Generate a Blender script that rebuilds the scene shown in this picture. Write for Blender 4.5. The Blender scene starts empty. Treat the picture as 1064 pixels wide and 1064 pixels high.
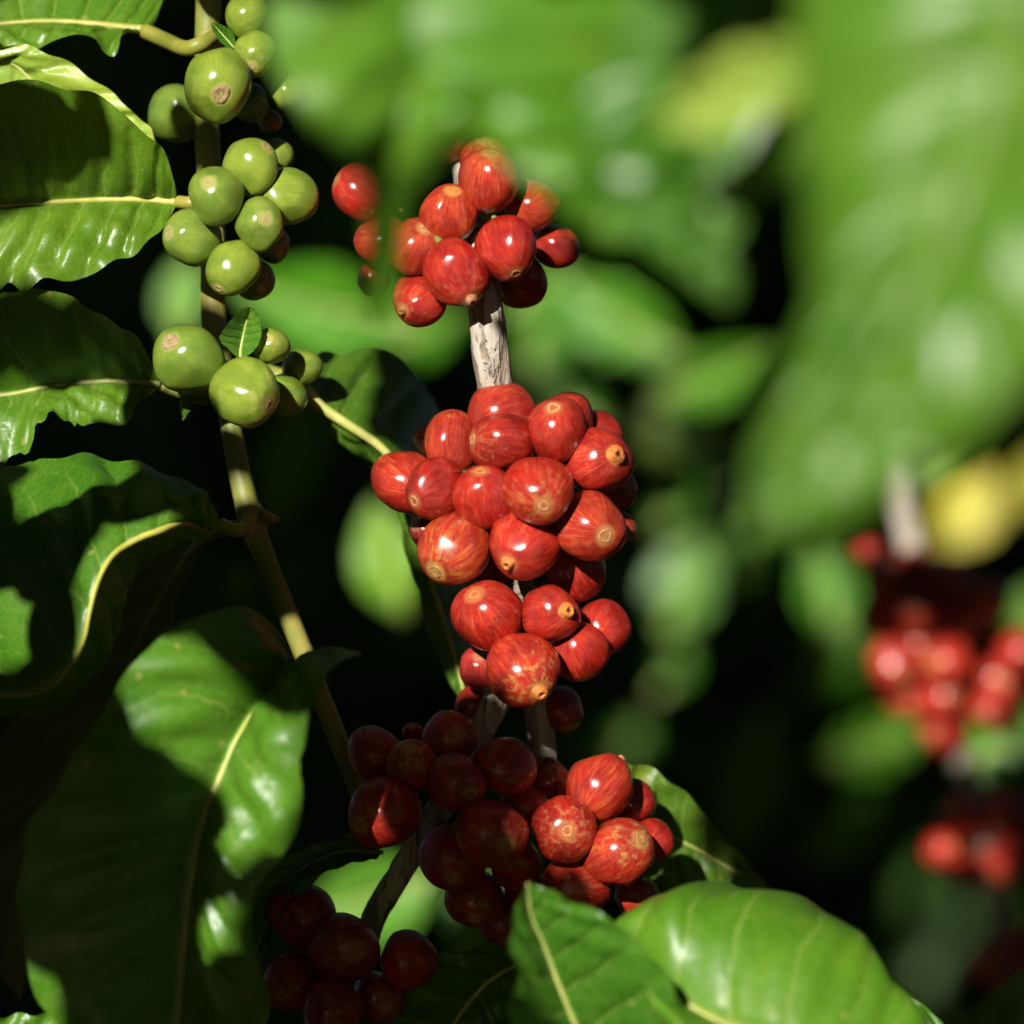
import bpy, bmesh, math, random
import numpy as np
from mathutils import Vector, Matrix
random.seed(7); rng = np.random.default_rng(7)
S = bpy.context.scene
COL = S.collection
# ------------------------------------------------------------------ camera, light, exposure
H = 1.35                    # camera height above the soil
D0 = 1.05                   # focus distance
FW = 24.0/100.0*D0          # frame width at the focus distance
cam = bpy.data.cameras.new('camera'); camo = bpy.data.objects.new('camera', cam); COL.objects.link(camo)
camo.location = (0, 0, H); camo.rotation_euler = (math.radians(90), 0, 0)
cam.lens = 100; cam.sensor_width = 24; cam.sensor_fit = 'HORIZONTAL'
cam.clip_start = 0.02; cam.clip_end = 500
cam.dof.use_dof = True; cam.dof.focus_distance = D0 - 0.014; cam.dof.aperture_fstop = 3.4
cam.dof.aperture_blades = 9
S.camera = camo
SUN = Vector((-0.29, -0.88, 0.37)).normalized()      # towards the sun
EL = math.asin(SUN.z); AZ = math.atan2(SUN.x, SUN.y)
w = bpy.data.worlds.new('World'); S.world = w; w.use_nodes = True
nt = w.node_tree; bg = nt.nodes['Background']
sky = nt.nodes.new('ShaderNodeTexSky'); sky.sky_type = 'NISHITA'; sky.sun_disc = False
sky.sun_elevation = EL; sky.sun_rotation = AZ
nt.links.new(sky.outputs[0], bg.inputs[0]); bg.inputs[1].default_value = 0.05
sl = bpy.data.lights.new('sun', 'SUN'); sl.energy = 5.0; sl.angle = math.radians(0.5); sl.color = (1.0, 0.95, 0.86)
so = bpy.data.objects.new('sun', sl); COL.objects.link(so)
so.rotation_euler = SUN.to_track_quat('Z', 'Y').to_euler(); so.location = SUN*6 + Vector((0, 1, H))
S.view_settings.view_transform = 'Standard'; S.view_settings.look = 'None'
S.view_settings.exposure = 0.75; S.view_settings.gamma = 1.0
S.render.engine = 'CYCLES'
S.cycles.use_denoising = True
S.cycles.max_bounces = 4; S.cycles.diffuse_bounces = 3; S.cycles.glossy_bounces = 2; S.cycles.transmission_bounces = 2
S.cycles.sample_clamp_indirect = 3; S.cycles.use_adaptive_sampling = True; S.cycles.adaptive_threshold = 0.03

# ------------------------------------------------------------------ helpers
def P(px, py, off=0.0):
    """a spot in the picture at a distance: off = mm nearer than the focus plane"""
    y = D0 - off/1000.0
    k = FW/1064.0*y/D0
    return Vector(((px-532)*k, y, H+(532-py)*k))
def PXM(off=0.0): return FW/1064.0*(D0-off/1000.0)/D0

def tag(o, label=None, cat=None, group=None, kind=None):
    if label: o['label'] = label
    if cat: o['category'] = cat
    if group: o['group'] = group
    if kind: o['kind'] = kind
    return o
def mesh(name, verts, faces, mat, parent=None, smooth=True, uvs=None):
    me = bpy.data.meshes.new(name)
    me.from_pydata([tuple(v) for v in verts], [], [tuple(f) for f in faces]); me.update()
    if smooth: me.polygons.foreach_set('use_smooth', [True]*len(me.polygons))
    if uvs is not None:
        ul = me.uv_layers.new(name='UVMap')
        li = np.empty(len(me.loops), dtype=np.int32); me.loops.foreach_get('vertex_index', li)
        ul.data.foreach_set('uv', np.asarray(uvs, dtype=np.float32)[li].ravel())
    if mat: me.materials.append(mat)
    o = bpy.data.objects.new(name, me); COL.objects.link(o)
    if parent: o.parent = parent
    return o
def empty(name, loc):
    o = bpy.data.objects.new(name, None); o.empty_display_size = 0.01; COL.objects.link(o); o.location = loc
    return o
def crom(pts, n):
    """Catmull-Rom through rows (k x m array) sampled n times"""
    A = np.asarray(pts, float); k = len(A)
    E = np.vstack([2*A[0]-A[1], A, 2*A[-1]-A[-2]])
    out = []
    for t in np.linspace(0, k-1-1e-9, n):
        i = int(t); f = t-i
        p0, p1, p2, p3 = E[i], E[i+1], E[i+2], E[i+3]
        out.append(.5*((2*p1)+(-p0+p2)*f+(2*p0-5*p1+4*p2-p3)*f*f+(-p0+3*p1-3*p2+p3)*f**3))
    return np.array(out)
def tube_data(pts, rad, seg=14, n=60, noise=0.0, squash=1.0):
    C = crom([list(p)+[r] for p, r in zip(pts, rad)], n)
    V = []; F = []
    up = np.array([0, -1.0, 0])
    for i in range(n):
        a = C[max(i-1, 0), :3]; b = C[min(i+1, n-1), :3]
        t = (b-a)/(np.linalg.norm(b-a)+1e-12)
        s = np.cross(t, up); s /= (np.linalg.norm(s)+1e-9); u = np.cross(s, t)
        r = max(C[i, 3], 1e-5)
        for j in range(seg):
            an = 2*math.pi*j/seg
            rr = r*(1+noise*math.sin(i*.7+j*2.1)*.5+noise*(rng.random()-.5))
            V.append(C[i, :3]+rr*(math.cos(an)*s+math.sin(an)*squash*u))
    for i in range(n-1):
        for j in range(seg):
            a = i*seg+j; b = i*seg+(j+1) % seg
            F.append((a, b, b+seg, a+seg))
    F.append(tuple(range(seg-1, -1, -1))); F.append(tuple((n-1)*seg+j for j in range(seg)))
    return V, F

# ------------------------------------------------------------------ materials
class NB:
    def __init__(s, name):
        s.m = bpy.data.materials.new(name); s.m.use_nodes = True
        s.t = s.m.node_tree; s.bsdf = s.t.nodes['Principled BSDF']; s.out = s.t.nodes['Material Output']
    def n(s, typ, **kw):
        d = s.t.nodes.new(typ)
        for k, v in kw.items(): setattr(d, k, v)
        return d
    def l(s, a, b): s.t.links.new(a, b)
    def put(s, sock, v):
        if hasattr(v, 'node'): s.l(v, sock)
        elif v is not None:
            try: sock.default_value = v
            except Exception: sock.default_value = (*v, 1) if len(v) == 3 else v
    def math(s, op, a, b=None, c=None, clamp=False):
        d = s.n('ShaderNodeMath', operation=op, use_clamp=clamp)
        s.put(d.inputs[0], a)
        if b is not None: s.put(d.inputs[1], b)
        if c is not None: s.put(d.inputs[2], c)
        return d.outputs[0]
    def ramp(s, x, lo, hi, a=0.0, b=1.0):
        d = s.n('ShaderNodeMapRange', interpolation_type='SMOOTHSTEP')
        s.put(d.inputs[0], x); d.inputs[1].default_value = lo; d.inputs[2].default_value = hi
        d.inputs[3].default_value = a; d.inputs[4].default_value = b
        return d.outputs[0]
    def mix(s, f, a, b, blend='MIX'):
        d = s.n('ShaderNodeMix', data_type='RGBA', blend_type=blend)
        s.put(d.inputs[0], f)
        for k, v in ((6, a), (7, b)):
            if hasattr(v, 'node'): s.l(v, d.inputs[k])
            else: d.inputs[k].default_value = (*v, 1) if len(v) == 3 else v
        return d.outputs[2]
    def noise(s, vec, scale, detail=2, rough=.5, w=None):
        d = s.n('ShaderNodeTexNoise')
        if w is not None: d.noise_dimensions = '4D'; s.put(d.inputs['W'], w)
        if vec is not None: s.l(vec, d.inputs['Vector'])
        d.inputs['Scale'].default_value = scale; d.inputs['Detail'].default_value = detail
        d.inputs['Roughness'].default_value = rough
        return d.outputs[0]
    def bump(s, h, strength, dist, normal=None):
        d = s.n('ShaderNodeBump'); d.inputs['Strength'].default_value = strength; d.inputs['Distance'].default_value = dist
        s.l(h, d.inputs['Height'])
        if normal is not None: s.l(normal, d.inputs['Normal'])
        return d.outputs[0]

def cherry_mat(name, deep, bright, streak, corky, green=False):
    b = NB(name)
    tc = b.n('ShaderNodeTexCoord').outputs['Object']
    oi = b.n('ShaderNodeObjectInfo'); rnd = oi.outputs['Random']; tint = oi.outputs['Color']
    sep = b.n('ShaderNodeSeparateXYZ'); b.l(tc, sep.inputs[0])
    x, y, z = sep.outputs
    rho = b.math('ADD', b.math('SQRT', b.math('ADD', b.math('MULTIPLY', x, x), b.math('MULTIPLY', y, y))), .04)
    cv = b.n('ShaderNodeCombineXYZ')
    b.put(cv.inputs[0], b.math('DIVIDE', x, rho)); b.put(cv.inputs[1], b.math('DIVIDE', y, rho))
    b.put(cv.inputs[2], b.math('MULTIPLY', z, .16))
    W = b.math('MULTIPLY', rnd, 60.0)
    st = b.noise(cv.outputs[0], 8.5, 4, .6, W)
    st2 = b.noise(cv.outputs[0], 22.0, 2, .6, W)
    bl = b.noise(tc, 1.5, 3, .55, W)
    streakf = b.ramp(st, .46, .66)
    fine = b.ramp(st2, .50, .66)
    dkl = b.ramp(b.noise(cv.outputs[0], 17.0, 2, .55, b.math('ADD', W, 4.0)), .52, .64)
    col = b.mix(b.ramp(bl, .35, .65), deep, bright)
    col = b.mix(b.math('MULTIPLY', streakf, b.ramp(bl, .35, .65, .15, .75)), col, streak)
    col = b.mix(b.math('MULTIPLY', fine, .35), col, streak)
    col = b.mix(b.math('MULTIPLY', dkl, .15 if green else .5), col, tuple(c_*.55 for c_ in deep))
    # pale corky mottling towards the scar
    ck = b.noise(tc, 5.0, 5, .65, W)
    amt = b.math('ADD', b.math('MULTIPLY', ck, 1.0), b.math('MULTIPLY', z, .16))
    ckf = b.math('MULTIPLY', b.ramp(amt, .62, .74), b.ramp(b.math('FRACT', b.math('MULTIPLY', rnd, 7.3)), .3, .9, 0.0 if green else .1, .3 if green else .6))
    col = b.mix(ckf, col, corky)
    # lenticels
    vo = b.n('ShaderNodeTexVoronoi', feature='F1'); b.l(tc, vo.inputs['Vector']); vo.inputs['Scale'].default_value = 7.0
    dots = b.ramp(vo.outputs['Distance'], .05, .11, 1, 0)
    col = b.mix(b.math('MULTIPLY', dots, .55), col, corky)
    dst = b.math('MULTIPLY', b.ramp(b.noise(tc, 40, 3, .75, W), .60, .72), .30)
    col = b.mix(dst, col, (.42, .26, .13))
    # ring round the scar
    ring = b.math('MULTIPLY', b.ramp(rho, .26, .42, 1, 0), b.ramp(z, .3, .6))
    col = b.mix(b.math('MULTIPLY', ring, .55), col, corky)
    col = b.mix(1.0, col, tint, 'MULTIPLY')
    b.l(col, b.bsdf.inputs['Base Color'])
    b.put(b.bsdf.inputs['Roughness'], b.math('ADD', b.math('MULTIPLY', ckf, .2), b.ramp(b.noise(tc, 9, 3), .3, .7, .29, .40)))
    b.bsdf.inputs['Specular IOR Level'].default_value = .22
    b.bsdf.inputs['Coat Weight'].default_value = .75; b.bsdf.inputs['Coat Roughness'].default_value = .2
    h = b.math('ADD', b.math('MULTIPLY', st, .5), b.math('MULTIPLY', b.noise(tc, 34, 4, .75), .7))
    h = b.math('ADD', h, b.math('MULTIPLY', ckf, .3)); h = b.math('ADD', h, b.math('MULTIPLY', dots, .25))
    nor = b.bump(h, .6, .0009); b.l(nor, b.bsdf.inputs['Normal']); b.l(b.bump(h, .055, .0009), b.bsdf.inputs['Coat Normal'])
    b.bsdf.inputs['Subsurface Weight'].default_value = .08
    b.bsdf.inputs['Subsurface Radius'].default_value = (1, .3, .12); b.bsdf.inputs['Subsurface Scale'].default_value = .0025
    return b.m
M_RED = cherry_mat('ripe_cherry_skin', (.26, .004, .004), (.43, .011, .006), (.55, .078, .024), (.48, .19, .065))
M_GREEN = cherry_mat('green_cherry_skin', (.115, .205, .018), (.19, .275, .028), (.225, .30, .038), (.45, .40, .14), True)

def scar_mat(name, base, dark):
    b = NB(name); tc = b.n('ShaderNodeTexCoord').outputs['Object']
    oi = b.n('ShaderNodeObjectInfo')
    sep = b.n('ShaderNodeSeparateXYZ'); b.l(tc, sep.inputs[0])
    rho = b.math('SQRT', b.math('ADD', b.math('MULTIPLY', sep.outputs[0], sep.outputs[0]), b.math('MULTIPLY', sep.outputs[1], sep.outputs[1])))
    n = b.noise(tc, 14, 4, .6, b.math('MULTIPLY', oi.outputs['Random'], 40))
    col = b.mix(b.ramp(n, .4, .62), base, tuple(c*.62 for c in base))
    col = b.mix(b.ramp(rho, .045, .085, 1, 0), col, dark)
    b.l(b.mix(1, col, oi.outputs['Color'], 'MULTIPLY'), b.bsdf.inputs['Base Color'])
    b.bsdf.inputs['Roughness'].default_value = .55
    b.l(b.bump(n, .6, .001), b.bsdf.inputs['Normal'])
    return b.m
M_SCAR = scar_mat('tan_blossom_scar', (.50, .24, .075), (.05, .02, .012))
M_SCARG = scar_mat('brown_blossom_scar', (.48, .36, .14), (.06, .03, .012))

def leaf_mat(name, N=9.0, thin=.22):
    b = NB(name)
    uv = b.n('ShaderNodeUVMap').outputs[0]; tc = b.n('ShaderNodeTexCoord').outputs['Object']
    oi = b.n('ShaderNodeObjectInfo'); tint = oi.outputs['Color']; vst = oi.outputs['Alpha']; W = b.math('MULTIPLY', oi.outputs['Random'], 30)
    sep = b.n('ShaderNodeSeparateXYZ'); b.l(uv, sep.inputs[0])
    u = sep.outputs[0]; v = b.math('MULTIPLY_ADD', sep.outputs[1], 2.0, -1.0); av = b.math('ABSOLUTE', v)
    side = b.math('MULTIPLY', b.math('GREATER_THAN', v, 0.0), .45)
    s = b.math('MULTIPLY', b.math('SUBTRACT', u, b.math('MULTIPLY', b.math('POWER', av, 1.35), .11)), N)
    s = b.math('ADD', s, side)
    wob = b.math('MULTIPLY_ADD', b.noise(uv, 6, 3, .55, W), .7, -.35)
    s = b.math('ADD', s, wob)
    pp = b.math('PINGPONG', s, .5)
    lat = b.math('MULTIPLY', b.ramp(pp, .012, .05, 1, 0), b.ramp(av, .55, .97, 1, 0))
    mid = b.ramp(av, .012, .045, 1, 0)
    # fine reticulate veins
    vo = b.n('ShaderNodeTexVoronoi', feature='DISTANCE_TO_EDGE'); b.l(tc, vo.inputs['Vector']); vo.inputs['Scale'].default_value = 330
    ret = b.ramp(vo.outputs[0], 0, .12, 1, 0)
    n1 = b.noise(tc, 28, 4, .55, W); n2 = b.noise(tc, 140, 3, .6, W)
    col = b.mix(b.ramp(n1, .3, .7), (.036, .115, .008), (.062, .158, .011))
    col = b.mix(b.math('MULTIPLY', b.ramp(n2, .45, .7), .35), col, (.092, .185, .014))
    col = b.mix(1.0, col, tint, 'MULTIPLY')
    # yellowing along the rim and blotches
    yel = b.math('MULTIPLY', b.ramp(b.noise(tc, 19, 4, .6, b.math('ADD', W, 9)), .60, .72), .55)
    col = b.mix(yel, col, (.28, .30, .035))
    brn = b.ramp(b.noise(tc, 55, 4, .6, b.math('ADD', W, 3)), .715, .745)
    col = b.mix(b.math('MULTIPLY', brn, .8), col, (.16, .085, .035))
    spo = b.n('ShaderNodeTexVoronoi', feature='F1'); b.l(tc, spo.inputs['Vector']); spo.inputs['Scale'].default_value = 110
    col = b.mix(b.math('MULTIPLY', b.ramp(spo.outputs['Distance'], .07, .12, 1, 0), .5), col, (.34, .30, .08))
    col = b.mix(b.math('MULTIPLY', ret, .22), col, (.15, .25, .04))
    col = b.mix(b.math('MULTIPLY', b.math('MULTIPLY', lat, vst), b.ramp(b.noise(uv, 9, 2, .5, W), .3, .7, .18, .5)), col, (.24, .32, .065))
    col = b.mix(b.math('MULTIPLY', b.math('MULTIPLY', mid, vst), .6), col, (.34, .40, .10))
    dst = b.math('MULTIPLY', b.ramp(b.noise(tc, 900, 2, .7), .60, .72), b.ramp(n1, .35, .65, .1, .5))
    col = b.mix(dst, col, (.30, .29, .16))
    geo = b.n('ShaderNodeNewGeometry')
    under = b.mix(1.0, b.mix(b.math('MULTIPLY', lat, .7), (.10, .145, .035), (.22, .24, .08)), tint, 'MULTIPLY')
    colf = b.mix(geo.outputs['Backfacing'], col, under)
    b.l(colf, b.bsdf.inputs['Base Color'])
    b.put(b.bsdf.inputs['Roughness'], b.math('ADD', b.ramp(n1, .3, .7, .32, .44), b.math('MULTIPLY', geo.outputs['Backfacing'], .2)))
    b.bsdf.inputs['Specular IOR Level'].default_value = .5
    h = b.math('ADD', b.math('MULTIPLY', b.ramp(pp, 0, .28), .9), b.math('MULTIPLY', b.math('SUBTRACT', 1, ret), .035))
    h = b.math('ADD', h, b.math('MULTIPLY', n2, .25))
    nor = b.bump(h, .38, .0012)
    b.l(nor, b.bsdf.inputs['Normal'])
    tr = b.n('ShaderNodeBsdfTranslucent'); b.l(b.mix(.5, colf, b.mix(1, tint, (.20, .34, .015), 'MULTIPLY')), tr.inputs[0])
    mx = b.n('ShaderNodeMixShader'); mx.inputs[0].default_value = thin
    b.l(b.bsdf.outputs[0], mx.inputs[1]); b.l(tr.outputs[0], mx.inputs[2]); b.l(mx.outputs[0], b.out.inputs[0])
    return b.m
M_LEAF = leaf_mat('coffee_leaf_blade')
def plain(name, c1, c2, scale, rough, bumpd, stretch=None, spec=.4):
    b = NB(name); tc = b.n('ShaderNodeTexCoord').outputs['Object']
    oi = b.n('ShaderNodeObjectInfo')
    v = tc
    if stretch:
        mp = b.n('ShaderNodeMapping'); b.l(tc, mp.inputs[0]); mp.inputs['Scale'].default_value = stretch; v = mp.outputs[0]
    n = b.noise(v, scale, 5, .62); n2 = b.noise(tc, scale*.3, 3, .5)
    col = b.mix(b.ramp(n, .38, .64), c1, c2)
    col = b.mix(b.math('MULTIPLY', b.ramp(n2, .45, .65), .45), col, tuple(x*.6 for x in c1))
    b.l(b.mix(1, col, oi.outputs['Color'], 'MULTIPLY'), b.bsdf.inputs['Base Color'])
    b.bsdf.inputs['Roughness'].default_value = rough; b.bsdf.inputs['Specular IOR Level'].default_value = spec
    b.l(b.bump(n, .8, bumpd), b.bsdf.inputs['Normal'])
    return b.m
M_RIB = plain('pale_leaf_rib', (.34, .38, .09), (.45, .46, .15), 200, .45, .0004)
M_STALK = plain('green_stalk', (.20, .25, .045), (.32, .32, .07), 160, .45, .0004)
M_TWIG = plain('green_twig_skin', (.17, .20, .035), (.30, .25, .06), 120, .5, .0006, (1, 1, .25))
def bark_mat():
    b = NB('cracked_grey_bark'); tc = b.n('ShaderNodeTexCoord').outputs['Object']; oi = b.n('ShaderNodeObjectInfo')
    mp = b.n('ShaderNodeMapping'); b.l(tc, mp.inputs[0]); mp.inputs['Scale'].default_value = (1, 1, .07)
    mp2 = b.n('ShaderNodeMapping'); b.l(tc, mp2.inputs[0]); mp2.inputs['Scale'].default_value = (1, 1, .22)
    n = b.noise(mp.outputs[0], 300, 4, .6); n2 = b.noise(mp2.outputs[0], 520, 4, .65); n3 = b.noise(tc, 70, 4, .6)
    col = b.mix(b.ramp(n3, .35, .65), (.36, .31, .25), (.50, .45, .38))
    col = b.mix(b.math('MULTIPLY', b.ramp(n, .47, .60), .65), col, (.20, .13, .08))
    col = b.mix(b.math('MULTIPLY', b.ramp(n2, .56, .66), .7), col, (.10, .06, .04))
    b.l(col, b.bsdf.inputs['Base Color']); b.bsdf.inputs['Roughness'].default_value = .85; b.bsdf.inputs['Specular IOR Level'].default_value = .2
    h = b.math('SUBTRACT', b.math('MULTIPLY', n3, .4), b.math('ADD', b.ramp(n, .47, .60), b.math('MULTIPLY', n2, .6)))
    b.l(b.bump(h, .9, .0012), b.bsdf.inputs['Normal'])
    return b.m
M_BARK = bark_mat()
M_SCALE = plain('dry_brown_bract', (.20, .11, .05), (.34, .24, .11), 200, .7, .0006)
M_SOIL = plain('dark_soil', (.09, .055, .03), (.05, .03, .018), 9, .95, .02, None, .1)
def foliage_mat():
    b = NB('shaded_foliage'); tc = b.n('ShaderNodeTexCoord').outputs['Object']
    geo = b.n('ShaderNodeNewGeometry')
    r = geo.outputs['Random Per Island']
    col = b.mix(r, (.022, .065, .007), (.05, .125, .011))
    b.l(col, b.bsdf.inputs['Base Color']); b.bsdf.inputs['Roughness'].default_value = .5; b.bsdf.inputs['Specular IOR Level'].default_value = .25
    tr = b.n('ShaderNodeBsdfTranslucent'); tr.inputs[0].default_value = (.06, .14, .01, 1)
    mx = b.n('ShaderNodeMixShader'); mx.inputs[0].default_value = .18
    b.l(b.bsdf.outputs[0], mx.inputs[1]); b.l(tr.outputs[0], mx.inputs[2]); b.l(mx.outputs[0], b.out.inputs[0])
    return b.m
M_FOL = foliage_mat()

# ------------------------------------------------------------------ ground
g = mesh('soil_ground', [(-300, -300, 0), (300, -300, 0), (300, 300, 0), (-300, 300, 0)], [(0, 1, 2, 3)], M_SOIL)
tag(g, 'dark bare soil under the coffee bushes', 'ground', kind='structure')

SHADE = []      # spots that stay in shade even where their neighbours are lit
LIT = []        # spots that the added leaves overhead leave open to the sun: (point, radius)
# ------------------------------------------------------------------ leaves
NV = 9.0
def leaf(label, rows, tint=(1, 1, 1), nu=70, nh=14, arch=.0, quilt=.0011, wave=.0, petiole=None, rib=.0011, group=None,
         name='coffee_leaf', cat='leaf', flip=False, ribtint=None, seed=None, nveins=NV, lit=False, bites=(), pucker=.0010, veins=1.0):
    """rows from stalk to tip: (left edge, midrib, right edge) in world space"""
    A = np.array([[list(a), list(m), list(c)] for a, m, c in rows], float)
    k = len(A); G = crom(A.reshape(k, 9), nu).reshape(nu, 3, 3)
    nv = 2*nh+1
    r0 = np.random.default_rng(int(abs(A.sum())*1e4) % 99991)
    for side in (0, 2):
        f = np.ones(nu); us = np.linspace(0, 1, nu)
        for m_ in range(1, 6): f += .010*r0.normal()*np.sin(us*m_*11+r0.random()*6)
        for sd, u0, w0, dp in bites:
            if sd == side: f -= dp*np.exp(-np.abs((us-u0)/w0)**2.5)*(1+.25*np.sin(us*160))
        G[:, side] = G[:, 1]+(G[:, side]-G[:, 1])*f[:, None]
    base = np.zeros((nu, nv, 3)); UV = np.zeros((nu, nv, 2))
    vs = np.linspace(-1, 1, nv)
    for j, v in enumerate(vs):
        e = G[:, 0] if v < 0 else G[:, 2]
        base[:, j] = G[:, 1]*(1-abs(v)) + e*abs(v)
    du = np.gradient(base, axis=0); dv = np.gradient(base, axis=1)
    Nn = np.cross(dv, du); Nn /= (np.linalg.norm(Nn, axis=2, keepdims=True)+1e-12)
    # even out the normals a little
    for _ in range(3):
        Nn[1:-1, 1:-1] = (Nn[1:-1, 1:-1]+Nn[:-2, 1:-1]+Nn[2:, 1:-1]+Nn[1:-1, :-2]+Nn[1:-1, 2:])
        Nn /= (np.linalg.norm(Nn, axis=2, keepdims=True)+1e-12)
    if Nn[..., 1].mean() > 0: Nn = -Nn; turned = True
    else: turned = False
    wd = np.linalg.norm(G[:, 0]-G[:, 2], axis=1); wmax = wd.max()
    r_ = np.random.default_rng(seed if seed is not None else int(abs(A.sum())*1e4) % 99991)
    ph = r_.random(4)*6.28
    for i in range(nu):
        u = i/(nu-1)
        sc = min(1.0, wd[i]/(wmax*.55))
        for j, v in enumerate(vs):
            av = abs(v)
            s = (u-.11*av**1.35)*nveins+(.45 if v > 0 else 0)
            pp = abs((s+.5) % 1-.5)*2          # 0 on a vein, 1 between
            q = quilt*(min(1, pp*1.6)**.7)*math.sin(math.pi*min(1, av*1.04))**.8
            d = q + arch*math.sin(math.pi*av) + wave*av**2.2*(math.sin(u*17+ph[0]+(3 if v > 0 else 0))+.6*math.sin(u*31+ph[1]+(1 if v > 0 else 0)))
            d += pucker*av*(math.sin(u*23+v*5+ph[2])*math.sin(v*7+u*9+ph[3])+.6*math.sin(u*41+v*11+ph[0]))
            base[i, j] += Nn[i, j]*d*sc
            UV[i, j] = (u, (v+1)/2)
    V = base.reshape(-1, 3)
    F = []
    for i in range(nu-1):
        for j in range(nv-1):
            a = i*nv+j
            f = (a, a+1, a+nv+1, a+nv)
            F.append(f)
    # face front towards the side the normals point to
    a, b_, c_, d_ = F[len(F)//2 if len(F) % 2 else len(F)//2+nh//2]
    fn = np.cross(V[b_]-V[a], V[d_]-V[a])
    if fn[1] > 0: F = [f[::-1] for f in F]
    if flip: F = [f[::-1] for f in F]
    root = empty(name, Vector(A[0, 1])); tag(root, label, cat, group)
    o0 = Vector(A[0, 1])
    Vl = V-np.array(o0)
    bl = mesh('blade', Vl, F, M_LEAF, root, uvs=UV.reshape(-1, 2)); bl.color = (*tint, veins)
    if rib:
        mp = G[:, 1]-np.array(o0)+Nn[:, nh]*(rib*.25 if not flip else -rib*.25)
        idx = np.linspace(0, nu-1, 16).astype(int)
        rr = [rib*(1-.82*t) for t in np.linspace(0, 1, 16)]
        tv, tf = tube_data([mp[i] for i in idx], rr, 8, 50)
        m_ = mesh('midrib', tv, tf, M_RIB, root); m_.color = (*(ribtint or (1, 1, 1)), 1)
    if petiole:
        pts = [Vector(p)-o0 for p in petiole]
        tv, tf = tube_data(pts, [rib*1.5]*(len(pts)-1)+[rib*1.35], 10, 30)
        p_ = mesh('petiole', tv, tf, M_STALK, root); p_.color = (*(ribtint or (1, 1, 1)), 1)
    if lit is True:
        for i in range(2, nu, 5):
            for j in range(0, nv, 4): LIT.append((Vector(V[i*nv+j]), .012 if lit is True else .02))
    elif lit:
        for x, y, of, r in lit: LIT.append((P(x, y, of), r*PXM(of)))
    return root
def prow(rows, dz=0):
    out = []
    for r in rows:
        if len(r) == 2 or not hasattr(r[0], '__len__'): r = (r, r, r)
        out.append(tuple(P(q[0], q[1], (q[2] if len(q) > 2 else 0)+dz) for q in r))
    return out
PW = [(0, .04), (.06, .22), (.15, .52), (.28, .84), (.42, 1.0), (.56, .96), (.70, .76), (.82, .48), (.91, .22), (.97, .07), (1, .01)]
def quick_rows(cx, cy, off, ln, wd, ang, fold=.25, droop=.2, shift=Vector((0, 0, 0)), tilt=0.0, bend=0.0):
    """a leaf facing the viewer; ang = direction of the tip (degrees, 0 right, 90 up), tilt turns it about its length"""
    a = math.radians(ang); k = PXM(off)
    d = Vector((math.cos(a), 0, math.sin(a))); s = Vector((-math.sin(a), 0, math.cos(a))); n = Vector((0, -1, 0))
    ct, st = math.cos(tilt), math.sin(tilt); s, n = s*ct+n*st, n*ct-s*st
    c = P(cx, cy, off)+shift; L = ln*k; Wd = wd*k/2
    rows = []
    for u, wv in PW:
        p = c+d*((u-.5)*L)+n*(-droop*L*(u-.3)**2)+s*(bend*L*math.sin(u*math.pi))
        e = Wd*wv
        rows.append((p+s*e+n*fold*e, p, p-s*e+n*fold*e))
    return rows

# ---- sharp leaves on the left
leaf('topmost left coffee leaf, seen almost edge-on, with a wavy yellow green rim', prow([
    (150, 32, 0), ((163, 18, -4), (140, 31, 0), (132, 37, 6)), ((174, -14, -12), (115, 28, 0), (108, 44, 8)), ((160, -55, -16), (85, 25, 0), (84, 40, 9)),
    ((95, -85, -18), (50, 23, 0), (45, 51, 10)), ((20, -90, -18), (10, 25, 0), (0, 44, 9)), ((-60, -70, -14), (-40, 30, 0), (-50, 56, 8)), (-130, 40, 0)], -10),
    tint=(1.6, 1.35, .9), wave=.0022, petiole=[P(150, 32, -10), P(172, 42, -6), P(192, 50, 4), P(208, 46, 6), P(222, 38, 2)], rib=.0013, ribtint=(.9, .8, .6),
    lit=[(100, 15, 0, 70), (30, 20, 0, 60), (180, 45, 0, 40)])
leaf('pale yellow green leaf tucked behind the dappled leaf at upper left', prow([
    (-160, 150, -4), ((-80, 62, -2), (-70, 130, -4), (-60, 200, -6)), ((0, 46, 0), (0, 66, -4), (0, 160, -8)), ((58, 59, 0), (40, 90, -4), (40, 180, -8)),
    ((117, 97, 0), (90, 130, -4), (90, 190, -8)), ((152, 130, 0), (135, 155, -4), (125, 190, -8)), (168, 158, -2)]),
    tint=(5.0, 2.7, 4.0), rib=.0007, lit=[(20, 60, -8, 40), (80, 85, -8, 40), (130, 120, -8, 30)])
leaf('broad green leaf with yellowed base and dappled shadow, pointing at the middle green cherries', prow([
    (184, 210, 0), ((179, 178, 6), (160, 208, -2), (166, 243, 6)), ((160, 148, 11), (130, 207, -1), (135, 266, 9)), ((125, 115, 14), (95, 208, 0), (95, 282, 11)),
    ((80, 94, 17), (55, 210, 2), (50, 293, 12)), ((30, 84, 18), (20, 212, 4), (5, 304, 12)), ((-30, 85, 20), (-20, 215, 6), (-50, 305, 12)), ((-100, 120, 16), (-100, 220, 6), (-110, 290, 10)), (-190, 230, 0)]),
    tint=(1.75, 1.35, .8), quilt=.0026, wave=.0012, bites=((2, .62, .012, .10), (2, .60, .02, .06)), petiole=[P(186, 210), P(197, 211, 3), P(208, 210, 2)], ribtint=(1.2, 1.05, .9), nveins=8.5,
    lit=[(150, 180, 5, 40), (110, 180, 5, 45), (150, 245, 5, 35), (80, 260, 5, 45), (20, 280, 5, 40), (50, 180, 5, 18)])
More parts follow.
